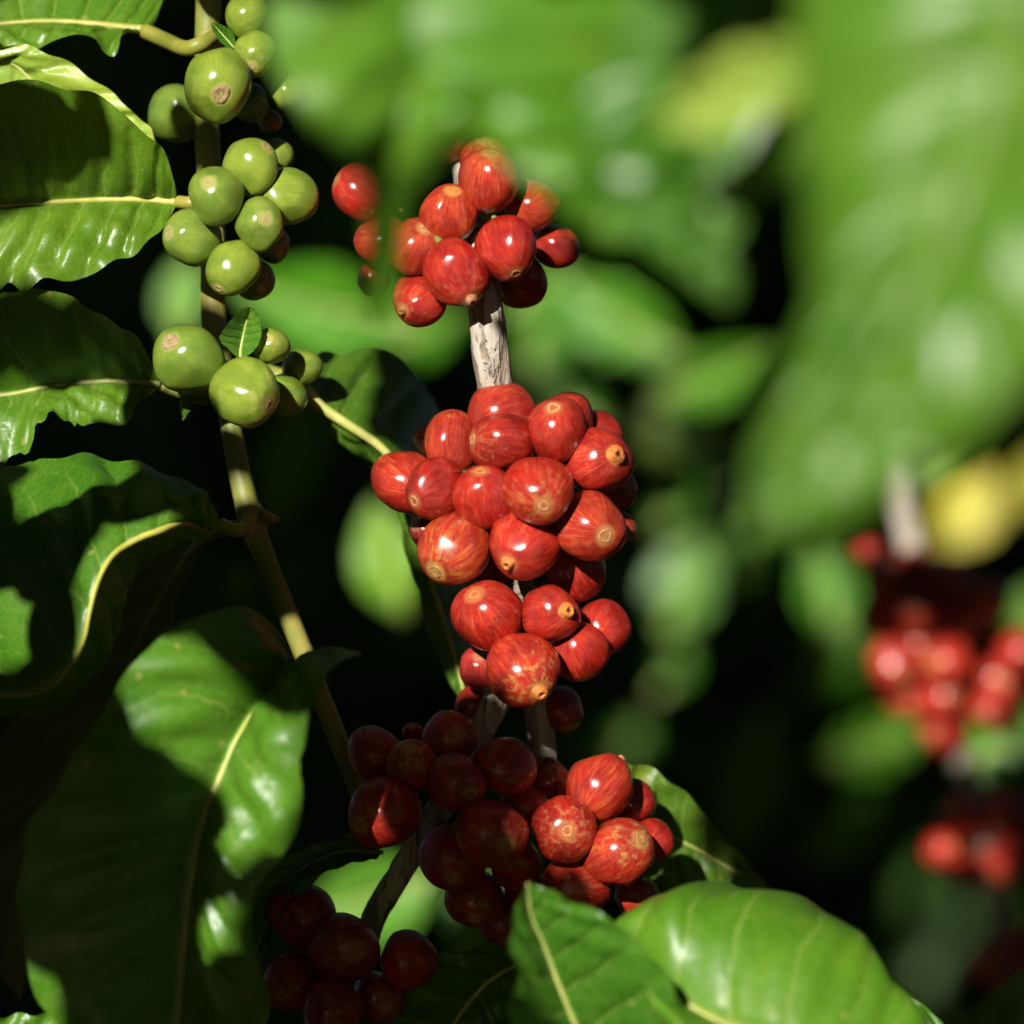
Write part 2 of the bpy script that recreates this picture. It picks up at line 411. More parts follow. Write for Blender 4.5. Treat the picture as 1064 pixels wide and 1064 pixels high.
leaf('dark green leaf with a chewed, sunlit lower edge, below the broad yellow-based leaf', prow([
    (166, 400, 0), ((155, 372, 4), (140, 397, -1), (150, 418, 5)), ((130, 342, 8), (115, 396, -2), (128, 436, 8)), ((95, 317, 10), (85, 398, -2), (88, 442, 10)),
    ((50, 304, 10), (50, 402, -2), (60, 446, 10)), ((0, 303, 10), (10, 410, -1), (24, 472, 10)), ((-60, 310, 10), (-40, 415, 0), (-20, 490, 9)), ((-130, 350, 8), (-120, 420, 0), (-110, 480, 8)), (-200, 430, 0)]),
    tint=(1.4, 1.25, .8), quilt=.0019, wave=.0016, bites=((2, .42, .05, .22), (2, .56, .03, .2), (2, .5, .015, .25), (2, .66, .03, .15)), petiole=[P(168, 400), P(186, 407, -3), P(205, 409, -6), P(232, 400, -8)], nveins=8,
    lit=[(100, 420, 0, 26), (50, 430, 0, 30), (10, 460, 0, 30)])
leaf('curled dark leaf with a folded yellow rim, joined at the swollen node', prow([
    (228, 545, 8), ((226, 534, 22), (211, 548, 14), (214, 554, 6)), ((218, 514, 26), (193, 541, 24), (202, 558, 6)), ((198, 499, 18), (165, 551, 34), (182, 562, 6)), ((160, 488, 14), (128, 567, 38), (142, 588, 6)),
    ((110, 478, 10), (104, 596, 42), (122, 622, 8)), ((60, 474, 8), (92, 640, 44), (104, 662, 8)), ((0, 480, 6), (76, 690, 42), (72, 706, 8)), ((-60, 500, 4), (20, 724, 30), (12, 734, 8)), (-90, 700, 10)]),
    tint=(1.05, 1.15, .8), wave=.0012, arch=.004, petiole=[P(228, 545, 8), P(243, 551, 8), P(255, 548, 6), P(260, 537, 4)], rib=.0012, ribtint=(1.0, .95, .55),
    lit=[(104, 598, 42, 9), (97, 625, 44, 9), (90, 650, 44, 8), (155, 553, 36, 9), (125, 572, 38, 9), (85, 500, 10, 38), (60, 520, 10, 28), (130, 505, 10, 20), (110, 580, 38, 12), (140, 560, 36, 12), (10, 660, 25, 30), (170, 545, 32, 10)])
leaf('brownish shaded leaf underside with one long rib, hanging behind the curled leaf', prow([
    (214, 556, -6), ((185, 570, -14), (195, 578, -10), (202, 590, -8)), ((120, 600, -24), (165, 625, -14), (178, 640, -10)), ((60, 660, -28), (138, 680, -16), (152, 700, -10)),
    ((10, 750, -30), (110, 745, -18), (122, 770, -12)), ((-30, 850, -30), (82, 830, -20), (96, 850, -14)), ((-50, 940, -28), (55, 920, -20), (66, 940, -14)), (20, 1040, -20)]),
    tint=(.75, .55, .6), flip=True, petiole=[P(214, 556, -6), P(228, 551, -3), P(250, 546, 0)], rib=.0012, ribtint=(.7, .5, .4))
leaf('big drooping leaf at lower left with a lit patch beside its midrib', prow([
    ((292, 672, 30), (302, 697, 25), (318, 690, 30)), ((252, 629, 52), (287, 712, 38), (371, 671, 58)), ((190, 652, 60), (268, 735, 46), (350, 706, 68)), ((140, 690, 64), (248, 765, 52), (316, 775, 74)),
    ((95, 750, 66), (228, 810, 55), (315, 840, 74)), ((60, 810, 67), (212, 850, 57), (288, 890, 70)), ((30, 870, 66), (203, 890, 58), (268, 928, 66)), ((18, 930, 64), (195, 950, 58), (268, 985, 64)),
    ((28, 1000, 62), (188, 1020, 56), (278, 1040, 62)), ((60, 1080, 58), (183, 1090, 54), (262, 1100, 58)), ((130, 1170, 50), (180, 1180, 50), (215, 1180, 50)), (178, 1240, 44)]),
    tint=(1.15, 1.25, .8), nu=90, quilt=.0030, wave=.0014, bites=((2, .30, .02, .08), (0, .8, .02, .06)), petiole=[P(304, 696, 24), P(314, 690, 14), P(322, 684, 4)], rib=.0009, nveins=10, arch=.002,
    lit=[(178, 705, 62, 36), (215, 765, 57, 26), (296, 760, 74, 16), (200, 725, 60, 42), (260, 790, 60, 42), (284, 835, 66, 30), (262, 890, 60, 14), (232, 985, 60, 12), (240, 960, 60, 9)])
leaf('half shaded drooping leaf with a pale strip, running behind the middle red cluster', prow([
    (314, 402, -10), ((326, 372, -26), (332, 422, -12), (322, 422, -16)), ((365, 361, -34), (365, 444, -12), (352, 456, -20)), ((418, 374, -40), (402, 472, -14), (392, 494, -24)),
    ((455, 430, -44), (424, 520, -18), (414, 545, -26)), ((478, 500, -46), (440, 575, -20), (430, 600, -28)), ((496, 580, -44), (456, 630, -22), (446, 655, -28)), ((500, 670, -40), (474, 690, -24), (466, 708, -28)), (490, 755, -24)]),
    tint=(1.2, 1.05, .9), rib=.0016, petiole=[P(314, 402, -10), P(290, 392, -14), P(262, 385, -12), P(240, 388, -8)], ribtint=(1.1, 1.05, 1.0),
    lit=[(350, 375, -25, 22), (360, 440, -12, 16), (405, 475, -12, 16), (478, 715, -22, 20)])
leaf('dark green bottom leaf with an upturned pale tip, overlapping the bright leaf', prow([
    (690, 1260, 60), ((545, 1210, 80), (640, 1190, 70), (770, 1170, 84)), ((528, 1125, 86), (612, 1100, 72), (724, 1072, 92)), ((531, 1060, 90), (585, 1035, 74), (690, 1010, 94)), ((534, 1000, 90), (566, 985, 76), (648, 964, 92)),
    ((532, 955, 86), (552, 950, 78), (596, 936, 86)), (548, 917, 82)]), tint=(.8, 1.0, .7), quilt=.0008, rib=.0009,
    lit=[(600, 1030, 80, 30), (660, 1040, 85, 30)])
leaf('large bright glossy leaf at the bottom, tilted up to the sun under the right cherries', prow([
    (618, 985, 62), ((648, 951, 58), (652, 1000, 68), (655, 1020, 74)), ((690, 931, 50), (705, 1040, 80), (690, 1085, 84)), ((740, 917, 42), (760, 1068, 88), (740, 1140, 92)), ((800, 921, 42), (815, 1085, 94), (800, 1180, 98)),
    ((856, 952, 46), (865, 1105, 94), (860, 1200, 98)), ((893, 994, 54), (895, 1130, 92), (900, 1200, 94)), ((915, 1042, 62), (925, 1150, 88), (930, 1195, 90)), ((930, 1100, 66), (950, 1160, 80), (955, 1185, 80)), (980, 1175, 70)]),
    tint=(1.35, 1.35, .7), nu=90, quilt=.0013, wave=.0008, arch=.012, rib=.001, nveins=8, lit=True)
leaf('shaded leaf behind the right red cherries with a pale lit corner', prow([
    (600, 845, -22), ((625, 795, -20), (640, 850, -26), (625, 900, -30)), ((664, 794, -20), (680, 862, -26), (670, 920, -30)), ((702, 816, -20), (720, 880, -28), (712, 940, -30)), ((736, 850, -22), (755, 900, -28), (750, 940, -30)), ((770, 888, -24), (780, 913, -28), (778, 935, -28)), (802, 926, -26)]),
    tint=(1.3, 1.05, 1.0), rib=.0008, lit=[(690, 820, -20, 22)])
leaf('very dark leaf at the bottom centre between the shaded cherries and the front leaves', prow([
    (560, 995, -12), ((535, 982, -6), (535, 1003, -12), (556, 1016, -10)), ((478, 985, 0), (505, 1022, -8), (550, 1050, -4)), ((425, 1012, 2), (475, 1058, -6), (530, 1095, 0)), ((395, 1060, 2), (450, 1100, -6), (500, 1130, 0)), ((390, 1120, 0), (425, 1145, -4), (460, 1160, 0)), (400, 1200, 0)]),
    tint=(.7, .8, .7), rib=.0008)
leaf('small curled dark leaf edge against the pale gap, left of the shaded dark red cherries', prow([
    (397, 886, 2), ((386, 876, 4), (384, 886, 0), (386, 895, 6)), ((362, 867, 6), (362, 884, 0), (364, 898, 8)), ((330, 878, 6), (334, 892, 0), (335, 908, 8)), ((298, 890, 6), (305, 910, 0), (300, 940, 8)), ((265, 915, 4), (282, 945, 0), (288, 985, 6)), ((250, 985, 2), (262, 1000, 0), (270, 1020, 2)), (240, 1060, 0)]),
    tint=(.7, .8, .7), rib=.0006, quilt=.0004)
leaf('dark leaf edge crossing the lower right corner', prow([(880, 1180, 40), ((885, 1060, 36), (930, 1130, 40), (960, 1180, 42)), ((920, 1030, 36), (980, 1110, 40), (1000, 1160, 42)), ((955, 1042, 36), (1020, 1110, 40), (1030, 1150, 42)), (1060, 1130, 40)]),
    tint=(.7, .9, .6), rib=.0007, quilt=.0006)
leaf('dim green leaf tip rising into the bottom right corner', prow([(1120, 1180, -120), ((1000, 1075, -120), (1080, 1120, -120), (1160, 1120, -120)), ((1020, 1042, -120), (1064, 1070, -120), (1130, 1060, -120)), ((1050, 1015, -120), (1075, 1030, -120), (1100, 1020, -120)), (1085, 990, -120)]),
    tint=(.8, 1.0, .8), rib=.0007, quilt=.0006)
leaf('bright green leaf top just showing along the bottom left edge', prow([(-60, 1140, 40), ((-40, 1062, 42), (-20, 1110, 40), (0, 1150, 40)), ((20, 1056, 42), (40, 1100, 40), (50, 1150, 40)), ((80, 1058, 42), (90, 1100, 40), (100, 1140, 40)), (150, 1110, 40)]),
    tint=(1.3, 1.3, .7), rib=.0006, quilt=.0006, lit=[(20, 1070, 40, 30), (70, 1075, 40, 30)])
# bracts
leaf('small pale green bract standing between the two lowest large green cherries', prow([
    (250, 374, 14), ((236, 362, 16), (250, 364, 12), (262, 366, 16)), ((228, 351, 18), (253, 348, 12), (271, 352, 18)), ((238, 335, 18), (256, 334, 13), (271, 338, 18)), ((250, 322, 18), (258, 322, 14), (266, 323, 18)), (259, 318, 16)]),
    tint=(1.5, 1.5, 1.6), nu=36, nh=6, quilt=.0002, pucker=.0001, rib=.0005, name='coffee_bract', cat='bract', group='small bracts on the green branch', lit=[(254, 345, 14, 25)])
leaf('tiny dark curled bract hanging below the leftmost low green cherry', prow([
    (216, 420, 0), ((212, 411, 2), (206, 418, 0), (206, 424, 2)), ((190, 410, 4), (194, 420, 0), (196, 428, 4)), ((187, 422, 3), (190, 428, 1), (193, 434, 3)), (190, 437, 2)]),
    tint=(.9, 1, .9), nu=30, nh=5, quilt=.0001, pucker=.00005, rib=.0003, name='coffee_bract', cat='bract', group='small bracts on the green branch')
leaf('narrow green bract beside the topmost leaf stalk on the green branch', prow([
    (246, 53, 8), ((244, 40, 10), (240, 46, 8), (234, 48, 10)), ((238, 30, 10), (232, 37, 7), (226, 40, 10)), ((228, 25, 9), (225, 29, 7), (221, 31, 9)), (219, 23, 8)]),
    tint=(.9, 1.1, .8), nu=30, nh=5, quilt=.0002, pucker=.00005, rib=.0003, name='coffee_bract', cat='bract', group='small bracts on the green branch', lit=[(232, 38, 8, 15)])

# ---- blurred leaves close to the lens
FGG = 'blurred leaves close to the lens'
leaf('blurred near leaf at top centre with a thin tip hanging over the upper red cluster', prow([
    (600, -160, 262), ((420, -130, 262), (540, -70, 256), (660, -40, 262)), ((300, -40, 270), (480, 10, 258), (630, 60, 268)), ((280, 55, 276), (440, 80, 264), (590, 130, 274)), ((316, 122, 276), (420, 122, 268), (505, 140, 272)),
    ((352, 164, 266), (400, 164, 262), (446, 178, 266)), ((381, 200, 258), (402, 202, 252), (426, 210, 258)), ((381, 244, 246), (399, 247, 241), (417, 252, 246)), ((379, 282, 238), (395, 285, 234), (411, 289, 238)), ((380, 314, 232), (392, 316, 230), (406, 318, 232)), (388, 344, 228)]),
    tint=(1.3, 1.35, .9), quilt=.0016, wave=.0012, arch=.003, group=FGG, veins=.3, lit=[(396, 300, 234, 22), (300, 70, 270, 48), (350, 130, 270, 48), (430, 90, 262, 50), (490, 30, 260, 50), (400, 170, 266, 34), (480, 120, 268, 40), (560, 90, 268, 40)], rib=None)
leaf('wide blurred near leaf above the upper red cluster, its tip right of the cherries', prow([
    (840, -170, 275), ((640, -150, 280), (780, -90, 274), (920, -60, 284)), ((490, -60, 286), (710, 0, 276), (870, 40, 288)), ((430, 30, 290), (660, 90, 280), (845, 110, 292)), ((482, 120, 290), (645, 160, 282), (815, 190, 292)), ((556, 196, 286), (632, 216, 284), (730, 240, 290)), (624, 258, 284)]),
    tint=(1.3, 1.4, .9), quilt=.0017, wave=.0022, arch=.003, group=FGG, veins=.3, lit=[(570, 60, 284, 50), (620, 130, 282, 62), (570, 180, 286, 45), (690, 110, 284, 46), (640, 220, 282, 26), (660, 20, 284, 40), (500, 120, 288, 40)], rib=None)
leaf('blurred leaf hanging between the wide near leaf and the biggest near leaf', prow([
    (900, -150, 300), ((760, -100, 302), (850, -50, 298), (930, 0, 302)), ((650, 20, 306), (790, 70, 298), (840, 60, 306)), ((610, 140, 308), (735, 170, 300), (772, 180, 308)), ((650, 236, 308), (735, 235, 302), (762, 240, 308)), ((708, 286, 306), (745, 284, 304), (768, 284, 306)), (758, 322, 304)]),
    tint=(.8, 1.0, .7), quilt=.0018, wave=.0012, arch=.002, group=FGG, veins=.3, lit=[(748, 285, 304, 28), (690, 215, 306, 34), (700, 150, 306, 20)], rib=None)  # darkened tint puts this leaf's partial shade into its colour
leaf('yellowish blurred leaf end catching the sun near the top between the near leaves', prow([
    (850, 60, 332), ((820, 40, 334), (825, 75, 332), (830, 100, 334)), ((765, 50, 336), (770, 92, 332), (780, 125, 336)), ((715, 80, 336), (725, 110, 332), (735, 140, 336)), (680, 130, 332)]),
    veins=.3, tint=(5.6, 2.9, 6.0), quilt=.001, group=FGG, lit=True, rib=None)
leaf('biggest blurred leaf filling the upper right, nearest to the lens, tip pointing down left', prow([
    (1150, -220, 380), ((980, -170, 372), (1105, -110, 380), (1240, -40, 395)), ((850, -50, 364), (1072, -10, 380), (1230, 90, 400)), ((826, 100, 362), (1035, 110, 378), (1190, 220, 400)), ((836, 230, 364), (985, 240, 376), (1120, 330, 396)),
    ((842, 330, 368), (922, 350, 374), (1030, 430, 390)), ((806, 410, 370), (865, 430, 373), (940, 500, 384)), ((782, 488, 371), (812, 500, 372), (860, 548, 378)), (772, 556, 372)]),
    veins=.4, tint=(1.35, 1.3, 1.0), nu=90, quilt=.0034, wave=.001, arch=.004, group=FGG, rib=None, lit=True)

# ------------------------------------------------------------------ branches
def tube(name, pts, rad, mat, parent=None, seg=16, n=90, noise=.05):
    V, F = tube_data([p-(parent.location if parent else Vector((0, 0, 0))) for p in pts], rad, seg, n, noise)
    return mesh(name, V, F, mat, parent)
# green branch
gr = empty('coffee_branch', P(375, 830, -14)); tag(gr, 'slender green branch on the left carrying green cherries and leaves', 'branch')
k = PXM()
gp = [(218, -60, -8), (216, 20, -8), (215, 130, -8), (221, 250, -8), (222, 330, -8), (232, 390, -8), (241, 450, -5), (252, 505, -2), (262, 545, 0), (282, 595, -2), (316, 680, -4), (350, 765, -8), (375, 830, -14), (392, 880, -20)]
tube('stem', [P(*p) for p in gp], [13.5*k, 13.5*k, 13*k, 13.5*k, 13.5*k, 12*k, 11*k, 12*k, 13*k, 10.5*k, 11*k, 10*k, 9*k, 8*k], M_TWIG, gr, noise=.03)
for x, y, rr in ((263, 541, 17), (217, 45, 15), (224, 210, 15), (238, 402, 14)):
    c = P(x, y, -1); t = Vector((.3, 0, -1)).normalized()
    tube('node', [c-t*rr*k*.9, c-t*rr*k*.4, c, c+t*rr*k*.4, c+t*rr*k*.9], [rr*k*.68, rr*k*.9, rr*k*.98, rr*k*.88, rr*k*.6], M_TWIG, gr, 14, 24, .06)
tube('bud', [P(268, 535, 0), P(280, 538, 2), P(290, 540, 2)], [6*k, 6*k, 3*k], M_SCALE, gr, 10, 14, .1)
tube('dry_stipule', [P(264, 548, 12), P(258, 556, 15), P(255, 566, 15)], [3.5*k, 2.5*k, .6*k], M_SCALE, gr, 8, 12, .1)
for x, y in ((310, 662), (252, 510)): LIT.append((P(x, y), 14*k))
# woody branch
wb = empty('coffee_branch', P(535, 690, -6)); tag(wb, 'woody grey brown branch through the red clusters, forking below the middle one', 'branch')
wp = [(462, 60, -12), (470, 120, -10), (482, 170, -8), (494, 240, 2), (503, 310, 8), (513, 390, 4), (528, 480, -6), (541, 570, -8), (546, 620, -6), (535, 680, -6), (512, 735, -6), (486, 785, -6), (458, 838, -4), (420, 900, -4), (388, 955, -6), (370, 1010, -10), (350, 1090, -14)]
tube('stem', [P(*p) for p in wp], [10*k, 11*k, 13*k, 16*k, 18*k, 19*k, 19*k, 18*k, 18*k, 16*k, 15*k, 13.5*k, 13.5*k, 13*k, 13*k, 13*k, 12*k], M_BARK, wb, noise=.09, n=160, seg=20)
tube('side_shoot', [P(*p) for p in [(543, 640, -8), (552, 690, -8), (560, 740, -8), (565, 790, -8), (575, 850, -10), (590, 930, -14)]], [13*k, 15*k, 15*k, 14*k, 12*k, 10*k], M_BARK, wb, noise=.09)
for x, y, rr in ((500, 288, 21), (546, 612, 21)):
    c = P(x, y, -4); t = Vector((.12, 0, -1)).normalized()
    tube('node', [c-t*rr*k*.8, c-t*rr*k*.3, c+t*rr*k*.3, c+t*rr*k*.8], [rr*k*.7, rr*k*1.0, rr*k*.98, rr*k*.66], M_BARK, wb, 14, 20, .12)
for x, y in ((490, 180), (500, 320), (508, 350), (513, 385), (545, 605)): LIT.append((P(x, y), 20*k))

# ------------------------------------------------------------------ cherries
def cherry_mesh(nm, seed, mat):
    r_ = np.random.default_rng(seed); nr, ns = 26, 40
    a3, p3 = .02+.035*r_.random(), r_.random()*6.28; a2, p2 = .025+.045*r_.random(), r_.random()*6.28; fl = [(r_.normal(size=3), .86+.08*r_.random()) for _ in range(5)]; fl = [(f/np.linalg.norm(f), h) for f, h in fl]
    el = 1.0; V = [(0, 0, .965)]; F = []
    for i in range(1, nr):
        ph = math.pi*i/nr
        for j in range(ns):
            th = 2*math.pi*j/ns
            rr = math.sin(ph)**.93*(1+a2*math.cos(2*th+p2)*math.sin(ph)+a3*math.cos(3*th+p3+ph)*math.sin(ph))
            z = math.cos(ph)*(1.0-.035*math.exp(-(ph/.3)**2))
            if z < 0: rr *= 1-.05*z*z
            lump = 1+.012*math.sin(3.1*math.cos(th)+5*z+p3)
            p_ = np.array((rr*math.cos(th)*lump, rr*math.sin(th)*lump, z*el))
            for f_, h_ in fl:                       # softly flattened where neighbours press
                if abs(f_[2]) < .75:
                    d_ = p_.dot(f_)-h_
                    if d_ > -.05: p_ = p_-f_*(d_+.05)**2/(d_+.05+.12)*.9
            V.append(tuple(p_))
    V.append((0, 0, -.97))
    for j in range(ns): F.append((0, 1+j, 1+(j+1) % ns))
    for i in range(nr-2):
        for j in range(ns):
            a = 1+i*ns+j; b = 1+i*ns+(j+1) % ns; F.append((a, a+ns, b+ns, b))
    l = len(V)-1; o = 1+(nr-2)*ns
    for j in range(ns): F.append((o+j, l, o+(j+1) % ns))
    me = bpy.data.meshes.new(nm); me.from_pydata(V, [], F); me.update()
    me.polygons.foreach_set('use_smooth', [True]*len(me.polygons)); me.materials.append(mat)
    return me
def lathe(nm, prof, mat, ns=22, wob=.09, seed=0):
    r_ = np.random.default_rng(seed); V = []; F = []
    for (r, z) in prof:
        for j in range(ns):
            th = 2*math.pi*j/ns; q = 1+wob*math.sin(3*th+seed)+wob*.6*(r_.random()-.5)
            V.append((r*q*math.cos(th), r*q*math.sin(th), z))
    for i in range(len(prof)-1):
        for j in range(ns):
            a = i*ns+j; b = i*ns+(j+1) % ns; F.append((a, b, b+ns, a+ns))
    F.append(tuple((len(prof)-1)*ns+j for j in range(ns)))
    me = bpy.data.meshes.new(nm); me.from_pydata(V, [], F); me.update()
    me.polygons.foreach_set('use_smooth', [True]*len(me.polygons)); me.materials.append(mat)
    return me
PDISC = [(.27, .89), (.25, .945), (.215, .975), (.18, .985), (.14, .965), (.11, .952), (.085, .962), (.06, .95), (.03, .91)]
PKNOB = [(.34, .86), (.30, .95), (.255, 1.02), (.225, 1.085), (.19, 1.12), (.14, 1.13), (.10, 1.115), (.075, 1.09), (.04, 1.05)]
VAR = {'r': [cherry_mesh('coffee_cherry', 10+i, M_RED) for i in range(7)], 'g': [cherry_mesh('coffee_cherry', 40+i, M_GREEN) for i in range(5)]}
SC = {('r', 'd'): [lathe('blossom_scar', PDISC, M_SCAR, seed=i) for i in range(3)], ('r', 'k'): [lathe('blossom_scar', PKNOB, M_SCAR, seed=i+5) for i in range(3)],
      ('g', 'd'): [lathe('blossom_scar', PDISC, M_SCARG, seed=i+9) for i in range(3)], ('g', 'k'): [lathe('blossom_scar', PKNOB, M_SCARG, seed=i+14) for i in range(3)]}
STK = lathe('fruit_stalk', [(.10, -1.35), (.11, -1.15), (.13, -1.0), (.20, -.93), (.08, -.9)][::-1], M_STALK, 10)
def cluster(rows, kind, group, lit_default=True, base=0.0, small=False):
    """rows: (px, py, r, tipx, tipy, order, flags, tint, label); tip as share of r in the picture (y down); order: mm nearer"""
    pos = []
    for r in rows:
        pos.append([r[0], r[1], r[2], base+r[5]])
    # slide cherries along the line of sight until they only just touch
    kk = [PXM(p[3])*1000 for p in pos]
    for _ in range(120):
        moved = False
        for i in range(len(pos)):
            for j in range(i):
                a, b = pos[i], pos[j]
                d2 = ((a[0]-b[0])*kk[i])**2+((a[1]-b[1])*kk[i])**2
                need = (.90*(a[2]*kk[i]+b[2]*kk[j]))**2
                if d2 < need:
                    dz = math.sqrt(need-d2); cur = a[3]-b[3]
                    if abs(cur) < dz-.01:
                        push = (dz-abs(cur))*.25; sg = 1 if (cur > 0 or (cur == 0 and i > j)) else -1
                        a[3] += sg*push; b[3] -= sg*push; moved = True
        if not moved: break
    for r, p in zip(rows, pos):
        px, py, rad, tx, ty, _, fl, tint, label = r
        off = p[3]; R = rad*PXM(off)
        el = 1.08
        if 'L' in fl: el = 1.22
        if 'l' in fl: el = 1.14
        o = bpy.data.objects.new('coffee_cherry', random.choice(VAR[kind])); COL.objects.link(o)
        m2 = tx*tx+ty*ty
        if m2 >= .98: tx, ty = tx/math.sqrt(m2)*.99, ty/math.sqrt(m2)*.99; m2 = .98
        tz = math.sqrt(1-m2)*(-1 if 'b' in fl else 1)
        ax = Vector((tx, -tz, -ty))
        q = ax.to_track_quat('Z', 'Y') @ Matrix.Rotation(random.random()*6.28, 3, 'Z').to_quaternion()
        o.rotation_mode = 'QUATERNION'; o.rotation_quaternion = q
        cr = R*1.11/(1+(el-1)*.3)
        e2 = 1+random.uniform(-.05, .05)
        o.scale = (cr*e2, cr/e2, cr*el)
        o.location = P(px, py, off)
        o.color = (*tint, 1)
        tag(o, label, 'coffee cherry', group)
        if not small:
            s = bpy.data.objects.new('blossom_scar', random.choice(SC[(kind, 'k' if 'k' in fl else 'd')])); COL.objects.link(s); s.parent = o
            v_ = random.uniform(.6, 1.15); s.color = (1.35, .85, .5, 1) if 'o' in fl else (v_*1.1, v_, v_*random.uniform(.8, 1.4), 1)
            q_ = random.uniform(.6, .95); s.scale = (q_, q_*random.uniform(.85, 1.1), 1.0)
            if 'K' in fl: s.scale = (1.0, 1.0, 1.02)
            if 'b' not in fl: t = bpy.data.objects.new('fruit_stalk', STK); COL.objects.link(t); t.parent = o
        if 's' not in fl and lit_default: LIT.append((P(px, py, off), R*1.02))
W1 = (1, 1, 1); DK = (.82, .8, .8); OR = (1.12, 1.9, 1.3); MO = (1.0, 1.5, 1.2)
G_T = 'ripe red cherries of the upper cluster'
cluster([
 (378, 200, 28, -.85, -.4, 2, 'l', W1, 'red cherry alone at the far left of the upper cluster, tip to the left'),
 (467, 148, 20, .2, -.3, -6, 's', DK, 'dim red cherry above the upper cluster beside the thin stem, half hidden by a leaf'),
 (506, 170, 25, 0, -.8, 0, '', OR, 'topmost sunlit red cherry, peeping out behind the one stacked below it'),
 (508, 188, 29, .05, -.82, 12, 'l', MO, 'oval red cherry topping the upper cluster, a small scar on its upper end'),
 (467, 223, 28, .1, -.75, 10, 'o', OR, 'round orange red cherry just left of the stem line in the upper cluster'),
 (553, 213, 26, .4, -.3, 2, 'b', OR, 'orange red cherry on the right of the upper cluster, softened by the near leaf'),
 (578, 256, 22, .8, .3, -4, 'sb', DK, 'dark red cherry at the far right of the upper cluster, mostly hidden'),
 (526, 258, 30, .3, .8, 16, '', W1, 'big glossy red cherry right of centre in the upper cluster with a grey lower end'),
 (474, 283, 32, .42, .78, 18, 'k', W1, 'large red cherry low in the upper cluster with a tan knob at its lower right'),
 (400, 252, 27, -.5, -.2, 2, 'b', MO, 'striped red cherry behind the hanging leaf tip, on its left side'),
 (432, 257, 27, .3, -.6, 6, '', MO, 'brownish red cherry right of the hanging leaf tip, with dark rings at its end'),
 (436, 312, 25, -.6, .4, 6, 'k', W1, 'lowest red cherry of the upper cluster, tan scar at its lower left'),
 (388, 290, 16, -.3, .6, -8, 's', DK, 'small red cherry low at the left of the upper cluster behind the leaf tip'),
 (541, 292, 26, .3, .6, -4, 'sb', DK, 'shaded dark red cherry hanging right of the bare stem under the upper cluster'),
], 'r', G_T)
G_M = 'ripe red cherries of the big middle cluster'
cluster([
 (521, 430, 32, .7, -.2, 4, 'b', MO, 'red cherry at the very top of the middle cluster, right under the bare stem'),
 (522, 460, 30, -.92, -.1, 16, '', DK, 'cherry with level dark streaks under the topmost one, scar pointing left'),
 (578, 447, 30, -.1, -.68, 14, '', W1, 'streaked cherry at the top right of the middle cluster with a scar near its top'),
 (590, 437, 26, .3, -.7, -2, 'b', MO, 'cherry peeping from behind the top right one of the middle cluster'),
 (621, 452, 23, .5, -.4, -10, 'sb', DK, 'dull red cherry at the upper right back of the middle cluster'),
 (620, 480, 33, .52, -.18, 12, 'kKo', W1, 'glossy cherry at the right with an orange knob, third from top on that side'),
 (638, 508, 22, .6, .1, -6, 's', DK, 'dark shaded cherry on the right edge below the orange-knobbed one'),
 (470, 460, 29, .1, -.95, 6, 'lb', MO, 'orange streaked oval cherry at the upper left of the middle cluster'),
 (446, 458, 15, -.2, -.6, -8, 's', W1, 'small cherry just showing behind the upper left of the middle cluster'),
 (421, 501, 32, -.5, -.3, 4, 'lb', MO, 'leftmost cherry of the middle cluster, smooth and broadly streaked'),
 (453, 508, 29, -.65, .38, 16, 'l', DK, 'darker speckled cherry at the left with a round grey scar at lower left'),
 (504, 517, 30, -.15, -.82, 18, 'o', W1, 'cherry at the centre of the middle cluster with a brown cap on top'),
 (559, 509, 34, .15, .42, 26, 'l', (1.0, 1.2, 1.0), 'large front cherry of the middle cluster, scar low on its face'),
 (612, 547, 35, .42, .24, 18, '', MO, 'big fine-striped cherry at the lower right of the middle cluster, scar facing right'),
 (545, 566, 33, -.45, .5, 20, 'ko', W1, 'cherry low at the centre with an orange knob at its lower left'),
 (472, 569, 35, -.48, .6, 16, 'l', (1.05, 2.3, 1.4), 'mottled orange and red cherry at the lower left of the middle cluster'),
 (446, 551, 18, -.7, -.2, -6, 's', (1, 1.3, 2), 'pinkish cherry mostly hidden behind the mottled orange one'),
 (597, 594, 29, .3, .6, 2, 'b', W1, 'plain red cherry hanging under the big fine-striped one'),
 (638, 549, 20, .7, .3, -6, 's', DK, 'dark cherry rim behind the big fine-striped one'),
 (510, 594, 24, 0, .6, -6, 's', DK, 'shaded cherry in the gap under the middle cluster, left of the stem'),
], 'r', G_M)
G_L = 'ripe red cherries just above the fork'
cluster([
 (507, 640, 34, -.36, -.6, 14, 'o', W1, 'big round cherry left of the stem above the fork, orange cap at top left'),
 (571, 638, 28, .55, -.12, 14, 'kKo', W1, 'cherry right of the stem above the fork with a big orange knob'),
 (627, 653, 26, .5, -.5, 0, 'b', W1, 'outermost right cherry above the fork, its top sunlit'),
 (601, 677, 28, .3, .7, 8, 'b', W1, 'plain red cherry tucked below the orange-knobbed one'),
 (542, 696, 35, .46, .54, 20, 'ko', (1.05, 1.5, 1.2), 'large cherry at the centre above the fork with an orange knob at lower right'),
 (498, 695, 20, 0, -.6, 0, '', (1, 1.2, 2), 'small pinkish cherry at the left above the fork with a pale scar'),
 (493, 733, 19, -.3, .5, -10, 's', DK, 'very dark cherry beside the fork on its left'),
 (584, 737, 21, .2, .8, -8, 'sl', DK, 'very dark oval cherry hanging right of the fork'),
], 'r', G_L)
G_S = 'shaded red cherries left of the fork'
